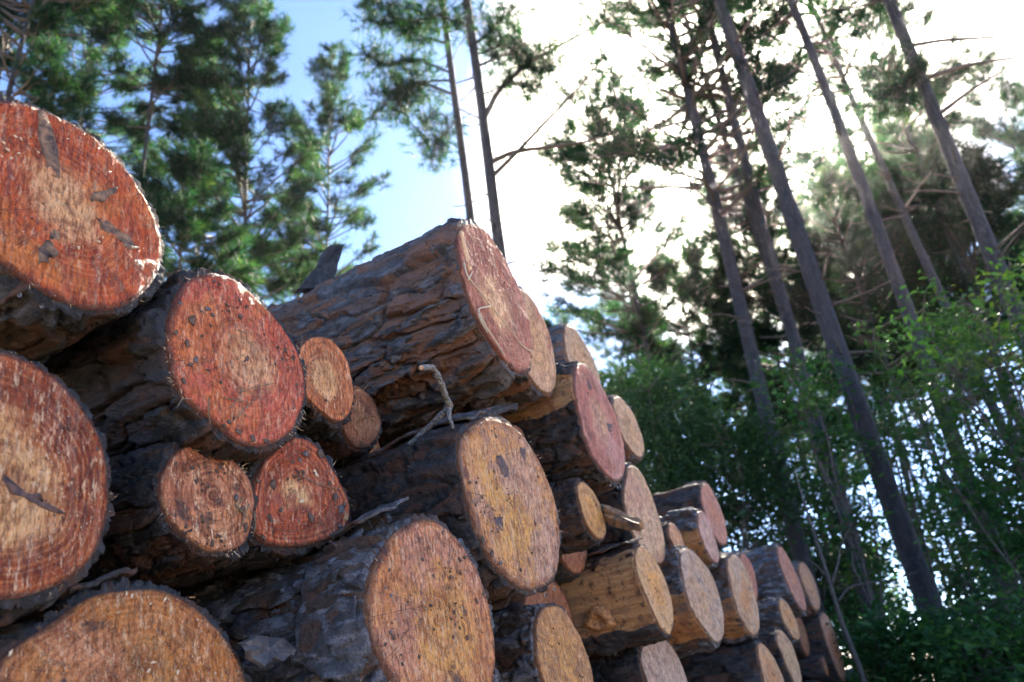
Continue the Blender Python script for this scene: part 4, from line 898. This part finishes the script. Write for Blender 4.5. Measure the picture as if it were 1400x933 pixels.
# farther wood
rr_ = np.random.default_rng(77)
HA = HEAD
FAR = 'pines of the farther wood'
for i, (az, rho, s) in enumerate([(x + rr_.uniform(-1.2, 1.2), rr_.uniform(24, 46), rr_.uniform(.75, 1.1)) for x in np.arange(9, 47, 1.15)]):
    a = HA + R(az); proto = PA if i % 2 else PE
    s *= .9 if az > 14 else .7
    copy_tree(proto, (CAM[0] + rho * math.sin(a), CAM[1] + rho * math.cos(a), 0), rr_.uniform(0, 6.28), (s, s, s), 'distant pine of the wood behind the right-hand stand', FAR + ' on the right')
for i, (az, rho, s) in enumerate([(x + rr_.uniform(-1, 1), rr_.uniform(26, 42), rr_.uniform(.65, .95)) for x in np.arange(-36, -10, 2.4)]):
    a = HA + R(az)
    copy_tree(PE if i % 2 else PA, (CAM[0] + rho * math.sin(a), CAM[1] + rho * math.cos(a), 0), rr_.uniform(0, 6.28), (s, s, s), 'distant pine glimpsed behind the left-hand pines', FAR + ' on the left')
for i, (az, rho, s) in enumerate([(-8.5, 34, .66), (3.5, 30, .74), (5.5, 34, .8), (7.5, 30, .85)]):
    a = HA + R(az)
    copy_tree(PE, (CAM[0] + rho * math.sin(a), CAM[1] + rho * math.cos(a), 0), i * 1.7, (s, s, s), ['distant pine tip above the back of the big plated-bark log', 'small pine tip just right of the pale tan top logs', 'distant pine left of the slender layered pine', 'distant pine right of the slender layered pine'][i], 'distant pines in the middle')
# undergrowth
SH = 'broadleaved undergrowth on the right'
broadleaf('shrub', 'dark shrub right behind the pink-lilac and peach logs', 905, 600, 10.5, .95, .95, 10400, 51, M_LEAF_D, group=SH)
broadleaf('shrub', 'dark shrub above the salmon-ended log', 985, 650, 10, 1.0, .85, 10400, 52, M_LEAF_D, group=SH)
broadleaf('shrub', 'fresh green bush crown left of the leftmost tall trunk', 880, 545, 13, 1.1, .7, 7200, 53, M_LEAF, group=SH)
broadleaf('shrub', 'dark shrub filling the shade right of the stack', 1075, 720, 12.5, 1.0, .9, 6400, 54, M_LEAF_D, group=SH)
broadleaf('understory_tree', 'small leafy tree before the second thick trunk', 1105, 525, 9.4, .62, .45, 2200, 55, M_LEAF, 'tree', group=SH)
broadleaf('understory_tree', 'small leafy tree in the middle of the right-hand stand', 1195, 585, 12.6, .95, .65, 3600, 56, M_LEAF, 'tree', group=SH)
broadleaf('understory_tree', 'bright yellow-green leafy tree at the right edge', 1375, 470, 8.4, .90, .85, 3800, 57, M_LEAF_Y, 'tree', group=SH)
broadleaf('understory_tree', 'green leafy tree below the bright yellow-green one', 1345, 600, 8.6, .80, .45, 2000, 58, M_LEAF, 'tree', group=SH)
broadleaf('understory_tree', 'leafy sprays hanging at the right edge above the low glare', 1400, 690, 9.2, .75, .55, 3000, 59, M_LEAF, 'tree', group=SH)
broadleaf('understory_tree', 'yellowish leafy tree left of the bright yellow-green one', 1275, 500, 9.6, .7, .6, 3000, 60, M_LEAF_Y, 'tree', group=SH)
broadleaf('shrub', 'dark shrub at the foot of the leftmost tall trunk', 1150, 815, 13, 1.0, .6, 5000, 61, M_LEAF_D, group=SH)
broadleaf('shrub', 'low green bush beside the last small log', 1225, 895, 8.2, .75, .38, 4200, 62, M_LEAF, group=SH, low=1, size=.065)
broadleaf('shrub', 'low green bush in front of the thickest pale-lit trunk', 1320, 895, 7.6, .70, .40, 4600, 63, M_LEAF, group=SH, low=1, size=.065)
broadleaf('shrub', 'low green bush in the bottom right corner', 1400, 900, 8.4, .8, .42, 4000, 64, M_LEAF_D, group=SH, low=1, size=.065)
broadleaf('shrub', 'dark bush under the low glare at the right edge', 1330, 830, 11.5, .8, .35, 3000, 65, M_LEAF_D, group=SH)
broadleaf('understory_tree', 'leafy screen between the thickest trunk and the right edge', 1265, 655, 13.5, .9, .5, 2000, 66, M_LEAF, 'tree', group=SH)
broadleaf('shrub', 'sunlit yellow-green shrub glimpsed right of the topmost red log', 208, 268, 20, .9, 1.1, 2200, 67, M_LEAF_Y, group='shrubs behind the left-hand pines')
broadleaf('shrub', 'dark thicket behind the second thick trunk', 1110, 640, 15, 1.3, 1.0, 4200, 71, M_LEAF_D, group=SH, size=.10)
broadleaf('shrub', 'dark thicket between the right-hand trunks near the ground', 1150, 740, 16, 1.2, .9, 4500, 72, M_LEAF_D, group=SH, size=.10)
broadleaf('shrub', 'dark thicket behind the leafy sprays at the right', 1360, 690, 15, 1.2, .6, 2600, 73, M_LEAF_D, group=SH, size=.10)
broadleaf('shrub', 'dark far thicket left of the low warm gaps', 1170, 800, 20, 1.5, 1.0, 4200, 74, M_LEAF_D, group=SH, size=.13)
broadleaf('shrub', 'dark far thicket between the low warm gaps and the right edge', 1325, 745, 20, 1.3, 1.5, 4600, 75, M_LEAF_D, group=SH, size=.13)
# the bare sapling
def sapling():
    rho = 7.2; base = at_dist(1172, 905, rho); b0 = np.array([base[0] + .02, base[1] - .03, 0])
    root = thing('sapling', b0, 'bare pale forked sapling in front of the dark shrubs', 'sapling')
    def path(P):
        p = np.array([at_dist(x, y, rho) for x, y in P]) - b0; t = np.linspace(0, len(p) - 1, len(p) * 5); i = np.arange(len(p))
        q = np.stack([np.interp(t, i, p[:, k]) for k in range(3)], 1)
        for _ in range(2): q[1:-1] = (q[:-2] + 2 * q[1:-1] + q[2:]) / 4
        return q
    q = path([(1086, 640), (1100, 690), (1120, 750), (1134, 795), (1150, 850), (1172, 905)]); q = np.vstack([q, [[0, 0, 0]]])
    mb = MB(); mb.tube(q, np.linspace(.005, .024, len(q)), 9); link('trunk', mb.mesh('trunk', M_SAPLING), root)
    for P, r_ in (([(1137, 800), (1146, 770), (1150, 745), (1165, 715)], .013), ([(1146, 822), (1160, 803), (1185, 797), (1225, 793), (1262, 778)], .011), ([(1132, 790), (1115, 772), (1096, 760)], .010)):
        mb = MB(); p = path(P); mb.tube(p, np.linspace(r_, .003, len(p)), 7); link('branch', mb.mesh('branch', M_SAPLING), root)
sapling()

# ---------------------------------------------------------------- the air
def haze():
    m = bpy.data.materials.new('haze'); m.use_nodes = True; t = m.node_tree; t.nodes.clear()
    v = t.nodes.new('ShaderNodeVolumePrincipled'); o = t.nodes.new('ShaderNodeOutputMaterial'); t.links.new(v.outputs[0], o.inputs['Volume'])
    v.inputs['Color'].default_value = (.93, .96, 1, 1); v.inputs['Density'].default_value = HAZE; v.inputs['Anisotropy'].default_value = .93
    x0, x1, y0, y1, z0, z1 = -1600, 1600, -1600, 1600, -1.2, 29
    V = [(x, y, z) for z in (z0, z1) for y in (y0, y1) for x in (x0, x1)]
    link('haze', mesh_np('haze', np.array(V), [np.array([[0, 2, 3, 1], [4, 5, 7, 6], [0, 1, 5, 4], [2, 6, 7, 3], [0, 4, 6, 2], [1, 3, 7, 5]])], m, False), kind='stuff')
HAZE = .0003
haze()
